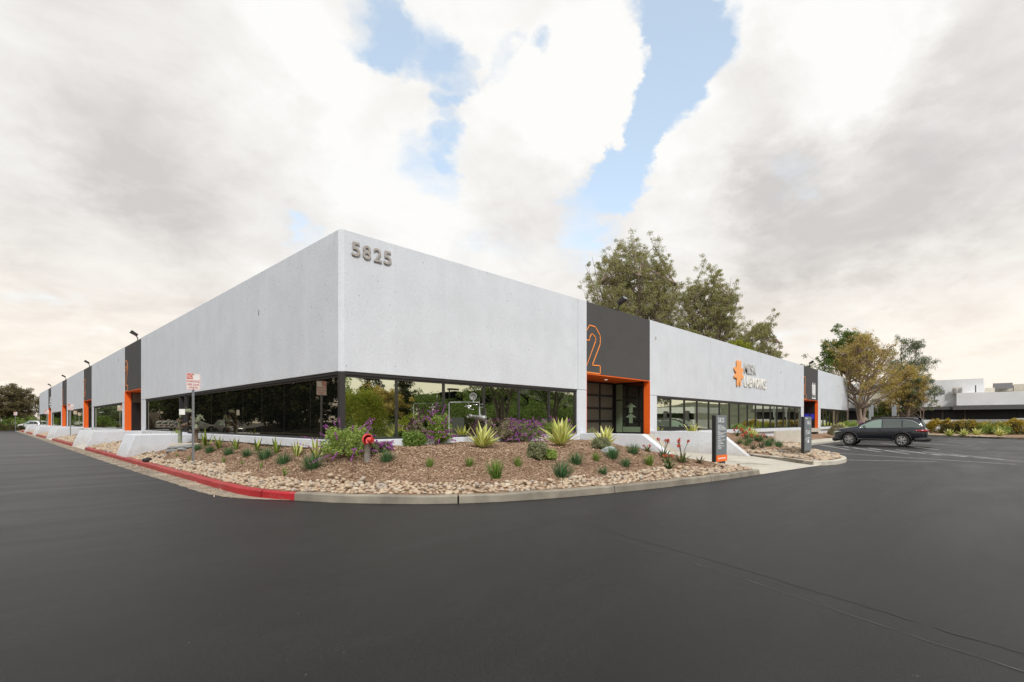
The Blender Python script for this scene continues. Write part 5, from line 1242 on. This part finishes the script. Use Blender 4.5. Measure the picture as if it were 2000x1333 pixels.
    for ax in (0, 2.745):
        for s in (1, -1):
            prof = [(.235,.105),(.30,.115),(.345,.10),(.363,.07),(.366,0),(.363,-.07),(.345,-.10),(.30,-.115),(.235,-.105)]
            n = 36; vs = [(r*math.cos(2*PI*k/n), y, r*math.sin(2*PI*k/n)) for r, y in prof for k in range(n)]
            fs = [(j*n+k, j*n+(k+1)%n, (j+1)*n+(k+1)%n, (j+1)*n+k) for j in range(len(prof)-1) for k in range(n)]
            wm = MB(); wm.add(vs, fs); wh = wm.build('wheel', M['tire'], e, smooth=True, loc=(ax, s*.80, .385)); wh.scale = (1.052,1,1.052)
            rm = MB(); y0 = s*.095
            MBk = MB().tube([(0,-.09,0),(0,.06*s,0)], .232, 28).build('hub_plate', M['trim'], wh)
            rm.ring((0,s*.085,0), (0,1,0), .228, .014, 36, 6); rm.tube([(0,s*.05,0),(0,s*.105,0)], .045, 14)
            for i in range(5):
                for dt in (-.20,.20):
                    t = 2*PI*i/5+dt; t2 = 2*PI*i/5+dt*1.25; a_ = Vector((math.cos(t)*.03,0,math.sin(t)*.03)); b_ = Vector((math.cos(t2)*.225,0,math.sin(t2)*.225)); q = Vector((-math.sin(t),0,math.cos(t)))
                    for k in (0,):
                        w0, w1 = .016, .027; Y0, Y1 = s*.06, s*.098
                        P = [a_-q*w0, a_+q*w0, b_+q*w1, b_-q*w1]; rm.add([(p.x,Y0,p.z) for p in P]+[(p.x,Y1-(s*.012 if j > 1 else 0),p.z) for j, p in enumerate(P)], [(3,2,1,0),(4,5,6,7),(0,1,5,4),(1,2,6,5),(2,3,7,6),(3,0,4,7)])
            rm.build('rim', M['rim'], wh)
    return e
wag = make_wagon(); wag.location = (32.9,-7.80,0); wag.scale = (.975,1,1.035); wag.rotation_euler = (0,0,PI/2)
tag(wag, 'dark blue grey station wagon parked nose in toward the sidewalk', 'car')
def car_copy(x, y, rz, m, label, group=None, s=1.0):
    c = copy_tree(wag); c.location = (x,y,0); c.rotation_euler = (0,0,rz); c.scale = (s,s,s)
    if 'group' in c: del c['group']
    tag(c, label, 'car', group)
    def rec(o):
        for ch in o.children:
            if ch.name.split('.')[0] in ('body','mirror','door_handle') and ch.material_slots:
                for sl in ch.material_slots:
                    if sl.material == M['carpaint']: sl.link = 'OBJECT'; sl.material = m
            rec(ch)
    rec(c); return c
car_copy(.2,113.5,2.2, M['carwhite'], 'white car half hidden at the far corner of the left facade')
car_copy(-11.2,47.2,-PI/2, M['carsilver'], 'dark silver car mirrored in the left windows behind the green pipe')
for i, (y, m) in enumerate(((74,'carwhite'),(78,'carwhite'),(82,'carwhite'),(86,'carwhite'),(90,'carwhite'),(118,'carred'),(124,'carsilver'),(130,'carwhite'))):
    nm = {'carwhite':'white','carred':'maroon','carsilver':'silver'}[m]
    car_copy(-14.2,y,PI+.15, M[m], f'{nm} car, {"nearest second third fourth fifth sixth seventh farthest".split()[i]} of the row mirrored in the left windows', 'cars mirrored in the left windows')

# ================================================================ far buildings on the right
def plx(px, x0):
    r = (px-1000)/F; return (r*(YC+x0*dR[1])-XC-x0*dR[0])/(dL[0]-r*dL[1])
def QZ(px, py, x0): y = plx(px, x0); return H+(HZ-py)/F*(YC+x0*dR[1]+y*dL[1])
far = empty('far_building', (84,0,0)); tag(far, 'white two level building with a dark window band beyond the parking lot', 'building')
def qb(name, x0, dx, pa, pb, pt, pbm, m, parent=far, bevel=0, pref=None):
    ya, yb = plx(pa, x0), plx(pb, x0); pm = pref or (pa+pb)/2; z1, z0 = QZ(pm, pt, x0), QZ(pm, pbm, x0)
    return MB().box(x0-84, x0+dx-84, min(ya,yb), max(ya,yb), z0, z1).build(name, m, parent, bevel=bevel)
qb('wall', 84.5, 8, 1640, 1921, 741, 769.5, M['pale'], pref=1880)
qb('wall', 84, 9, 1640, 1868, 769.5, 794, M['pale'], pref=1880)
qb('wall', 82.5, 9, 1868.2, 2060, 766.5, 791.5, M['pale'], pref=1930)
qb('fascia', 83.0, 9, 1640, 1861, 794.2, 800, M['roofgrey'], pref=1880)
qb('fascia', 81.2, 9, 1861, 2060, 791.5, 800, M['roofgrey'], pref=1930)
wb = qb('window_band', 84.4, 1, 1640, 2060, 800, 821, M['black'], pref=1900)
qb('band_shadow_box', 86, 2, 1640, 2060, 800, 822, M['tan'], pref=1900)
for p in (1841, 1885): qb('column', 84.1, .3, p-1.6, p+1.6, 800.2, 820.5, M['tan'], pref=1880)
for p in (1700,1722,1790,1812,1865,1910,1925,1940,1956,1972,1988): qb('mullion', 84.25, .14, p-.4, p+.4, 800.2, 820.5, M['frame'], pref=1900)
for pa, pb in ((1752,1764),(1770,1788)): qb('lit_pane', 84.2, .1, pa, pb, 803, 817, M['tan'], pref=1880)
qb('low_wall', 80, .3, 1640, 1820.8, 820.3, 842, M['pale'], pref=1850)
qb('low_wall', 80, .3, 1821.2, 1890, 820.3, 842, M['pale'], pref=1850)
cw = MB(); ya, yb = plx(1890, 79.8), plx(1983, 79.8); n = 36
for i in range(n):
    y = ya+(yb-ya)*i/n; cw.box(79.8-84, 80.1-84, min(y, y+(yb-ya)/n*.62), max(y, y+(yb-ya)/n*.62), 0, QZ(1930, 819.6, 79.8))
cw.box(80.0-84, 80.3-84, min(ya,yb), max(ya,yb), 0, QZ(1930, 819.6, 79.8)-.02); cw.build('corrugated_screen', M['corr'], far)
cw = MB(); ya, yb = plx(1984, 79.6), plx(2060, 79.6)
for i in range(24):
    y = ya+(yb-ya)*i/24; cw.box(79.6-84, 79.75-84, min(y, y+(yb-ya)/24*.55), max(y, y+(yb-ya)/24*.55), 0, QZ(1990, 817, 79.6))
cw.box(79.75-84,79.8-84,min(ya,yb),max(ya,yb),0,QZ(1990,817.4,79.6)); cw.build('picket_screen', M['pale'], far)
qb('vent_louvre', 83.9, .7, 1834, 1845, 761.5, 768, M['galv'], pref=1880)
for pa, pb in ((1859.5,1868),(1870.5,1879.5)):
    a_ = qb('air_unit', 83.4, .8, pa, pb, 757, 768.6, M['cream'], pref=1880); qb('air_unit_grille', 83.3, .1, pa+3, pb-1, 759, 767, M['galv'], parent=far, pref=1880)
qb('flue', 83.2, .2, 1904.4, 1906.6, 753, 767, M['frame'], pref=1900)
qb('roof_unit', 88, 2, 1924, 1943, 758, 767, M['cream'], pref=1930); qb('roof_unit', 92, 3, 1942, 1978, 752.5, 766, M['cream'], pref=1930)
sb = MB(); ya, yb = plx(1939, 89.5), plx(1979, 89.5); z0, z1 = QZ(1950,759.5,89.5), QZ(1950,752,89.5)
sb.prism_xz([(5.5,z0),(5.7,z0),(9,z1+.4),(8.8,z1+.4)], min(ya,yb), max(ya,yb)); sb.build('roof_panel', M['roofgrey'], far)
qb('wall', 93, 6, 1980, 2060, 750.5, 770, M['cream'], pref=1990)
a2 = empty('white_block', (78,4,0)); tag(a2, 'pale cream block glimpsed behind the orange tree trunks', 'building')
ya, yb = plx(1690, 78), plx(1745, 78); z1, z0 = QZ(1715,757,78), QZ(1715,775,78)
MB().box(0,6,min(ya,yb)-4,max(ya,yb)-4,0,z1).build('wall', M['cream'], a2); MB().box(-.5,6.5,min(ya,yb)-4.6,max(ya,yb)-3.4,z1,z1+.35).build('roof', M['roofgrey'], a2)
# island with hedge
ih = [(61,-5.6),(64,-7.0),(60,-9.6),(56.2,-12.3),(55.2,-13.4),(56.5,-14.2),(70,-15),(79,-15),(79,0),(74,-1.7),(68,-3.4)]
io = MB().prism(ih[::1], -.05, .13).build('planting_island', M['soil']); tag(io, kind='structure')
ik = MB(); kerb(ik, [(68,-3.5),(63.2,-6.6),(60,-9.3),(56.6,-12.0),(55.3,-13.3),(56.4,-14.3)], width=.18, side=1); tag(ik.build('island_kerb', M['conc']), kind='structure')
gv = []
for i in range(1500):
    f = rs.rand(); x, y = 64.2-8.4*f+rs.uniform(.3,2.0), -7.0-5.6*f+rs.uniform(0,.8)
    gv.append((x, y, .14, rs.uniform(.06,.11), True))
stones(gv, 'gravel_edge', 'pale gravel along the far parking island kerb')
HG = 'orange and green shrubs on the far parking island'
hh = [(1806,848,2.0,1.3,'hedge_dk',None,'dark green shrub just behind the wagon tailgate'),(1838,850,2.6,2.1,'hedge_or','hedge_or','big orange topped shrub nearest the wagon'),(1862,851,2.2,2.0,'hedge_dk','hedge_or','dark shrub with orange crown, second from the wagon'),(1888,851,2.2,2.0,'hedge_dk','hedge_or','maroon shrub with orange crown in the middle of the island'),(1914,852,2.0,1.6,'hedge_dk','hedge_or','low dark shrub right of the island middle'),(1940,853,2.3,1.8,'sage_leaf','hedge_or','green shrub with orange tips on the island'),(1966,853,2.2,1.9,'hedge_dk','hedge_or','dark shrub second from the right edge on the island'),(1992,853,2.4,2.1,'hedge_or','hedge_or','orange shrub cut by the right edge of the picture')]
for i, (px, py, rx, h, m, m2, lb) in enumerate(hh):
    Yd = (H-.13)*F/(py-HZ)*1.12; x, y = at_depth(px, Yd+2); bush('shrub', x, y, .1, rx*.62, rx*.6, h*.72, M[m], 70+i, lb, HG, 60, 90, .08, .035, 'shrub', M[m2] if m2 else None)
for i, px in enumerate((1855,1882,1908,1952)):
    x, y = at_depth(px, 49); put('agave', ag[i%3], (x,y,.13), 1.1, f'{ordn(i,4)} of the small agaves along the far island edge', 'agave', 'agaves on the far island')
for i, px in enumerate((1600, 1640)):
    pass
# distant white building far left
dl = empty('distant_building', (-14,190,0)); tag(dl, 'small distant white building above the trees at the left edge', 'building')
MB().box(-14,6.2,0,8,0,11.5).build('wall', M['pale'], dl)
for i in range(5): MB().box(-13+3.8*i,-11+3.8*i,-.05,.02,8.6,10.2).build('window', M['carglass'], dl)

# ================================================================ what the windows mirror: behind and left of the camera
def wood_mass(name, boxes, n, m, L, W, seed, label, per=70):
    r = np.random.RandomState(seed); Cs = []
    tot = sum((b[1]-b[0])*(b[3]-b[2]) for b in boxes)
    for (x0,x1,y0,y1,h0,h1) in boxes:
        k = int(n*(x1-x0)*(y1-y0)/tot); x = r.uniform(x0,x1,k); y = r.uniform(y0,y1,k)
        hh_ = np.array([h1*(.62+.55*mnoise.noise(Vector((a*.13+seed, b*.13, 0)))+.18*mnoise.noise(Vector((a*.4, b*.4, seed)))) for a, b in zip(x, y)])
        z = h0+(hh_)*r.uniform(0.03,1,k)**.6; Cs.append(np.stack([x,y,z],1))
    V, Fq = leafcloud(np.vstack(Cs), 1.05, per, L, W, r)
    return tag(link(name, np_mesh(name, V, Fq, m), None), label, 'trees', kind='stuff')
wood_mass('wooded_bank', [(-25,-19,15,118,0,15),(-38,-28,20,180,0,26),(-26,-21,-8,22,0,12)], 2000, M['dgreen'], .34, .15, 1, 'dense dark trees along the bank left of the driveway')
wood_mass('wooded_bank', [(-23,-20,118,240,3.2,8),(-24,-10,236,246,0,8)], 450, M['green'], .26, .12, 2, 'green hedge trees above the stone wall')
wood_mass('distant_wood', [(28,110,-86,-62,0,9),(-30,28,-84,-66,0,8.5)], 1200, M['green'], .26, .11, 3, 'distant green wood mirrored in the right windows', 60)
bk = MB().add([(-20,-20,.02),(-20,76,.02),(-30,76,1.5),(-30,-20,1.5)], [(0,1,2,3)]).build('bank', mat('leaf_litter', (.035,.028,.016), .95, var=.4, vscale=.6)); tag(bk, kind='structure')
M['block'] = mat('block_wall', (.42,.37,.30), .85, var=.15, vscale=6, bump=.4, bscale=8)
sw_ = MB()
for i in range(9): sw_.box(-19.4-.0,-19+.012*(i%2),118,240,i*.4,i*.4+.385)
tag(sw_.build('block_wall', M['block']), 'tan block retaining wall mirrored in the left windows', 'wall')
tag(MB().box(-19.15,-18.9,-20,78,-.1,.15).build('far_kerb', M['conc']), kind='structure')
RG = 'trees mirrored in the right windows'
tree('leafy_tree', (26.5,-20.5,0), 'spreading green tree mirrored in the middle panes of the first right window', 9.5, 6.6, (4.0,4.0), 3.2, 41, M['green'], M['bark'], 60, 6, 34, .12, .05, .35, 4, .55, .6, 'tree', RG, .3, .4, low=-.5)
tree('leafy_tree', (35.5,-22,0), 'second spreading tree mirrored beside the entrance pillar', 9.5, 6.4, (3.6,3.6), 3.2, 42, M['green'], M['bark'], 50, 6, 34, .12, .05, .3, 4, .6, .6, 'tree', RG, .3, .4, low=-.6)
tree('leafy_tree', (14.5,-33,0), 'light green tree mirrored beside the building corner', 6.5, 4.4, (3.4,3), 2.4, 43, M['sage_leaf'], M['bark'], 44, 6, 60, .13, .055, .2, 2, .4, .6, 'tree', RG, .3, .4, low=-.7)
tree('autumn_tree', (21.5,-34,0), 'orange tinted tree mirrored in the second pane', 5.2, 3.4, (3.2,3), 1.7, 44, M['autumn'], M['bark'], 44, 6, 60, .12, .05, .18, 3, .5, .5, 'tree', RG, .3, .4, low=-.5)
tree('pine_tree', (33,-55,0), 'dark conifer spire mirrored above the distant wood', 11.5, 6.6, (2.0,2), 5.6, 45, M['dgreen'], M['bark'], 50, 5, 50, .2, .06, .2, 1, .3, .6, 'tree', RG, .4, .3)
tree('pine_tree', (40,-57,0), 'smaller conifer spire mirrored beside the taller one', 9.8, 5.6, (1.7,2), 4.8, 46, M['dgreen'], M['bark'], 40, 5, 50, .2, .06, .2, 1, .3, .6, 'tree', RG, .4, .3)
tree('leafy_tree', (52,-19,0), 'slim leaning tree mirrored in the first panes of the second right window', 8, 6.2, (2.3,2.3), 1.7, 47, M['green'], M['bark'], 30, 5, 50, .12, .05, .3, 1, .3, .5, 'tree', RG, .4, .4)
bush('shrub', 10.4,-17.8,0, 2.3,2.0,3.3, M['yellowgreen'], 51, 'big yellow green bush mirrored beside the building corner', None, 110, 110, .07, .03, 'shrub', M['yellowgreen'])
bush('shrub', 19.5,-24,0, 2.2,2.0,2.0, M['yellowgreen'], 52, 'yellow bush mirrored behind the silver pipe frame', None, 70, 90, .08, .035)
bush('shrub', 30,-27,0, 6,2,1.8, M['dgreen'], 53, 'dark shrub bank mirrored under the spreading trees', None, 110, 90, .12, .05)
lp = empty('lamp_post', (38.4,-42.8,0)); tag(lp, 'grey lamp post with a box head mirrored in the fourth pane', 'lamp post')
MB().tube([(0,0,0),(0,0,6.1)], .09, 10).build('pole', M['frame'], lp); MB().box(-.2,1.5,-.25,.25,6.0,6.25).build('lamp_head', M['frame'], lp)
# hill
hv, hf = [], []
r_ = np.random.RandomState(9); nx, ny = 60, 26
for i in range(nx):
    for j in range(ny):
        x = 150+i*8.0; y = -78-j*9.0; rise = min(1, j/7.0)
        hv.append((x, y, -.3 + rise*(10+9*math.sin(x*.012+.6)+4*math.sin(x*.035+1))*(1+.3*mnoise.noise(Vector((x*.02,y*.02,0)))) + 1.2*mnoise.noise(Vector((x*.08,y*.08,1)))))
for i in range(nx-1):
    for j in range(ny-1): hf.append((i*ny+j, i*ny+j+1, (i+1)*ny+j+1, (i+1)*ny+j))
M['hill'] = mat('scrub_hill', (.065,.07,.048), .95, var=.45, vscale=.08, world=True, bump=1, bscale=.6)
ho = MB().add(hv, hf).build('hill', M['hill'], smooth=True); tag(ho, kind='structure')
mo = empty('mirrored_office', (98,-48,0)); tag(mo, 'pale low office with dark columns mirrored in the second right window', 'building')
MB().box(0,14,-14,14,0,2.0).box(0,14,-14,14,3.4,4.7).build('wall', M['pale'], mo); MB().box(.4,13.6,-13.6,13.6,2.0,3.4).build('window_band', M['carglass'], mo)
for i in range(6): MB().box(-.5+.0,-.1,-13+5*i,-12.2+5*i,0,3.9).build('column', M['roofgrey'], mo)

# ================================================================ sky, sun, camera
wd = bpy.data.worlds.new('World'); scn.world = wd; wd.use_nodes = True; nt = wd.node_tree; nt.nodes.clear()
out = N(nt, 'ShaderNodeOutputWorld'); bg = N(nt, 'ShaderNodeBackground'); bg.inputs[1].default_value = .1; nt.links.new(bg.outputs[0], out.inputs[0])
SUN = Vector((-.42,-.60,.70)).normalized()
el = math.asin(SUN.z); az = math.atan2(SUN.x, SUN.y)
sky = N(nt, 'ShaderNodeTexSky'); sky.sky_type = 'NISHITA'; sky.sun_disc = False; sky.sun_elevation = el; sky.sun_rotation = az; sky.air_density = 1.0; sky.dust_density = .6
tc = N(nt, 'ShaderNodeTexCoord'); nrm = N(nt, 'ShaderNodeVectorMath', operation='NORMALIZE'); nt.links.new(tc.outputs['Generated'], nrm.inputs[0])
sepd = N(nt, 'ShaderNodeSeparateXYZ'); nt.links.new(nrm.outputs[0], sepd.inputs[0])
zz_ = N(nt, 'ShaderNodeMath', operation='ADD'); zz_.inputs[1].default_value = .28; nt.links.new(sepd.outputs[2], zz_.inputs[0])
zm = N(nt, 'ShaderNodeMath', operation='MAXIMUM'); zm.inputs[1].default_value = .06; nt.links.new(zz_.outputs[0], zm.inputs[0])
inv_ = N(nt, 'ShaderNodeMath', operation='DIVIDE'); inv_.inputs[0].default_value = 1; nt.links.new(zm.outputs[0], inv_.inputs[1])
pl = N(nt, 'ShaderNodeVectorMath', operation='SCALE'); nt.links.new(nrm.outputs[0], pl.inputs[0]); nt.links.new(inv_.outputs[0], pl.inputs['Scale'])
def vmath(op, a, b):
    n = N(nt, 'ShaderNodeVectorMath', operation=op)
    nt.links.new(a, n.inputs[0]) if not isinstance(a, tuple) else setattr(n.inputs[0], 'default_value', a)
    nt.links.new(b, n.inputs[1]) if not isinstance(b, tuple) else setattr(n.inputs[1], 'default_value', b)
    return n.outputs[0]
def smath(op, a, b, clamp=False):
    n = N(nt, 'ShaderNodeMath', operation=op); n.use_clamp = clamp
    for i, q in enumerate((a, b)):
        if isinstance(q, (int, float)): n.inputs[i].default_value = q
        else: nt.links.new(q, n.inputs[i])
    return n.outputs[0]
wn = noise_tex(nt, pl.outputs[0], 2.6, 6, .62); warp = vmath('SCALE', vmath('SUBTRACT', wn.outputs['Color'], (.5,.5,.5)), (0,0,0))
warp.node.inputs['Scale'].default_value = .22
wn2 = noise_tex(nt, pl.outputs[0], 9, 5, .6); warp2 = vmath('SCALE', vmath('SUBTRACT', wn2.outputs['Color'], (.5,.5,.5)), (0,0,0)); warp2.node.inputs['Scale'].default_value = .10
dW = vmath('NORMALIZE', vmath('ADD', vmath('ADD', nrm.outputs[0], warp), warp2), (0,0,0))
def dirw(px, py):
    X, Z = (px-1000)/F, (HZ-py)/F
    v = Vector((X*dR[0]+dR[1], X*dL[0]+dL[1], Z)); return v.normalized()
def blob(px, py, rpx, soft=.55):
    c = dirw(px, py); c2 = dirw(px+rpx, py); r = c.angle(c2)*1.0
    d = N(nt, 'ShaderNodeVectorMath', operation='DOT_PRODUCT'); nt.links.new(dW, d.inputs[0]); d.inputs[1].default_value = tuple(c)
    m = N(nt, 'ShaderNodeMapRange', interpolation_type='SMOOTHSTEP'); m.inputs['From Min'].default_value = math.cos(r*(1+soft)); m.inputs['From Max'].default_value = math.cos(r*(1-soft)); nt.links.new(d.outputs['Value'], m.inputs['Value'])
    return m.outputs[0]
def total(items):
    acc = None
    for px, py, r, wgt, *s in items:
        b = smath('MULTIPLY', blob(px, py, r, *(s or ())), wgt); acc = b if acc is None else smath('ADD', acc, b)
    return acc
holes = total([(730,35,60,.6),(790,70,65,.65),(865,120,50,.6),(890,210,40,.6),(900,290,40,.45),(850,335,50,.40),(965,95,32,.6),(1045,75,30,.6),(1085,165,18,.4),(930,20,45,-.5),(1150,110,80,-.5),(1000,230,90,-.5),(810,170,50,-.4),(700,200,80,-.4),(1010,130,30,-.3),(1160,250,60,-.4),
               (1320,20,70,1.0),(1370,70,60,.7),(1300,120,75,1.1),(1290,200,70,1.1),(1255,260,50,1.0),(1250,320,45,.8),(1205,360,50,.7),(1160,400,60,.45),(590,468,40,.45),(540,440,30,.3),(960,480,50,.35),(1140,450,70,.35),(1540,330,50,.30),(60,700,120,.20),(100,640,90,.12)])
n1 = noise_tex(nt, pl.outputs[0], 1.9, 9, .58, .3)
base_c = smath('MULTIPLY', smath('SUBTRACT', n1.outputs['Fac'], .5), 1.6)
cov = smath('ADD', smath('ADD', smath('SUBTRACT', .66, holes), base_c), smath('MULTIPLY', smath('SUBTRACT', wn2.outputs['Fac'], .5), .45))
ca = N(nt, 'ShaderNodeMapRange', interpolation_type='SMOOTHSTEP'); ca.inputs['From Min'].default_value = -.42; ca.inputs['From Max'].default_value = .52; nt.links.new(cov, ca.inputs['Value'])
shade = total([(330,170,170,-.34,.9),(420,330,150,-.26,.9),(130,330,170,-.12,.9),(350,440,150,-.20,.9),(90,110,130,-.10,.9),(160,560,200,-.16,.9),(1470,250,110,-.30,.9),(1520,350,90,-.22,.9),(1640,380,150,-.30,.9),(1950,200,170,-.32,.9),(1850,330,140,-.22,.9),(1700,540,220,-.26,.9),(1500,560,150,-.20,.9),(1980,60,120,-.22,.9),(985,370,80,-.22,.9),(1100,440,110,-.20,.9),(1900,560,150,-.10,.9),
               (550,150,120,.25,.9),(1150,130,100,.35,.9),(1020,250,100,.3,.9),(820,130,100,.1,.9),(820,380,90,.25,.9),(1370,270,70,.4,.9),(1640,90,110,.28,.9),(1780,160,60,.22,.9),(560,330,130,.12,.9),(220,480,90,.2,.9),(1590,700,120,.35,.9),(1900,700,200,.28,.9),(1600,250,80,.2,.9),(60,640,90,.15,.9),(1420,20,60,.25,.9)])
n2 = noise_tex(nt, pl.outputs[0], 3.6, 9, .62, .5); n2b = smath('MULTIPLY', smath('SUBTRACT', n2.outputs['Fac'], .5), 1.15)
n3 = noise_tex(nt, vmath('ADD', pl.outputs[0], (3.1,1.7,.4)), 1.1, 5, .55); n3b = smath('MULTIPLY', smath('SUBTRACT', n3.outputs['Fac'], .5), .55)
n4 = noise_tex(nt, pl.outputs[0], 8, 7, .62, .6); n4b = smath('MULTIPLY', smath('SUBTRACT', n4.outputs['Fac'], .5), .38)
sh = smath('ADD', smath('ADD', smath('ADD', smath('ADD', shade, .80), n2b), n3b), n4b, True)
cr = ramp(nt, sh, [(0, (4.75,4.6,4.5)), (.3, (5.6,5.43,5.27)), (.55, (6.3,6.15,5.97)), (.8, (6.8,6.72,6.55)), (1, (7.25,7.2,7.05))])
# warm band near the horizon
hz = N(nt, 'ShaderNodeMapRange', interpolation_type='SMOOTHSTEP'); hz.inputs['From Min'].default_value = .34; hz.inputs['From Max'].default_value = 0; nt.links.new(sepd.outputs[2], hz.inputs['Value'])
wm_ = N(nt, 'ShaderNodeMix', data_type='RGBA', blend_type='MULTIPLY'); nt.links.new(hz.outputs[0], wm_.inputs[0]); nt.links.new(cr.outputs[0], wm_.inputs[6]); wm_.inputs[7].default_value = (1.07,.975,.87,1)
skb = N(nt, 'ShaderNodeMix', data_type='RGBA', blend_type='MULTIPLY'); skb.inputs[0].default_value = 1; nt.links.new(sky.outputs[0], skb.inputs[6]); skb.inputs[7].default_value = (1.4,1.2,1.05,1)
sadd = N(nt, 'ShaderNodeMix', data_type='RGBA', blend_type='ADD'); sadd.inputs[0].default_value = 1; nt.links.new(skb.outputs[2], sadd.inputs[6]); sadd.inputs[7].default_value = (2.5,3.0,3.3,1)
mx = N(nt, 'ShaderNodeMix', data_type='RGBA'); nt.links.new(ca.outputs[0], mx.inputs[0]); nt.links.new(sadd.outputs[2], mx.inputs[6]); nt.links.new(wm_.outputs[2], mx.inputs[7])
nt.links.new(mx.outputs[2], bg.inputs[0])
try: wd.cycles.sampling_method = 'MANUAL'; wd.cycles.sample_map_resolution = 512
except Exception: pass

sd = bpy.data.lights.new('sun', 'SUN'); sd.energy = 2.1; sd.angle = math.radians(10); sd.color = (1.0,.965,.93)
so_ = bpy.data.objects.new('sun', sd); COL.objects.link(so_); so_.rotation_euler = SUN.to_track_quat('Z', 'Y').to_euler()

cam = bpy.data.cameras.new('camera'); co = bpy.data.objects.new('camera', cam); COL.objects.link(co)
cam.sensor_width = 36; cam.lens = F/2000*36; cam.shift_y = (HZ-666.5)/2000; cam.clip_end = 2000; cam.clip_start = .05
co.location = (CX, CY, H); fwd = math.atan2(dL[1], dR[1]); co.rotation_euler = (PI/2, 0, fwd-PI/2)
scn.camera = co
scn.view_settings.view_transform = 'Standard'; scn.view_settings.look = 'None'; scn.view_settings.gamma = 1; scn.view_settings.exposure = .45
scn.cycles.max_bounces = 6; scn.cycles.diffuse_bounces = 3; scn.cycles.glossy_bounces = 3; scn.cycles.transmission_bounces = 2; scn.cycles.caustics_reflective = False
scn.cycles.use_denoising = True
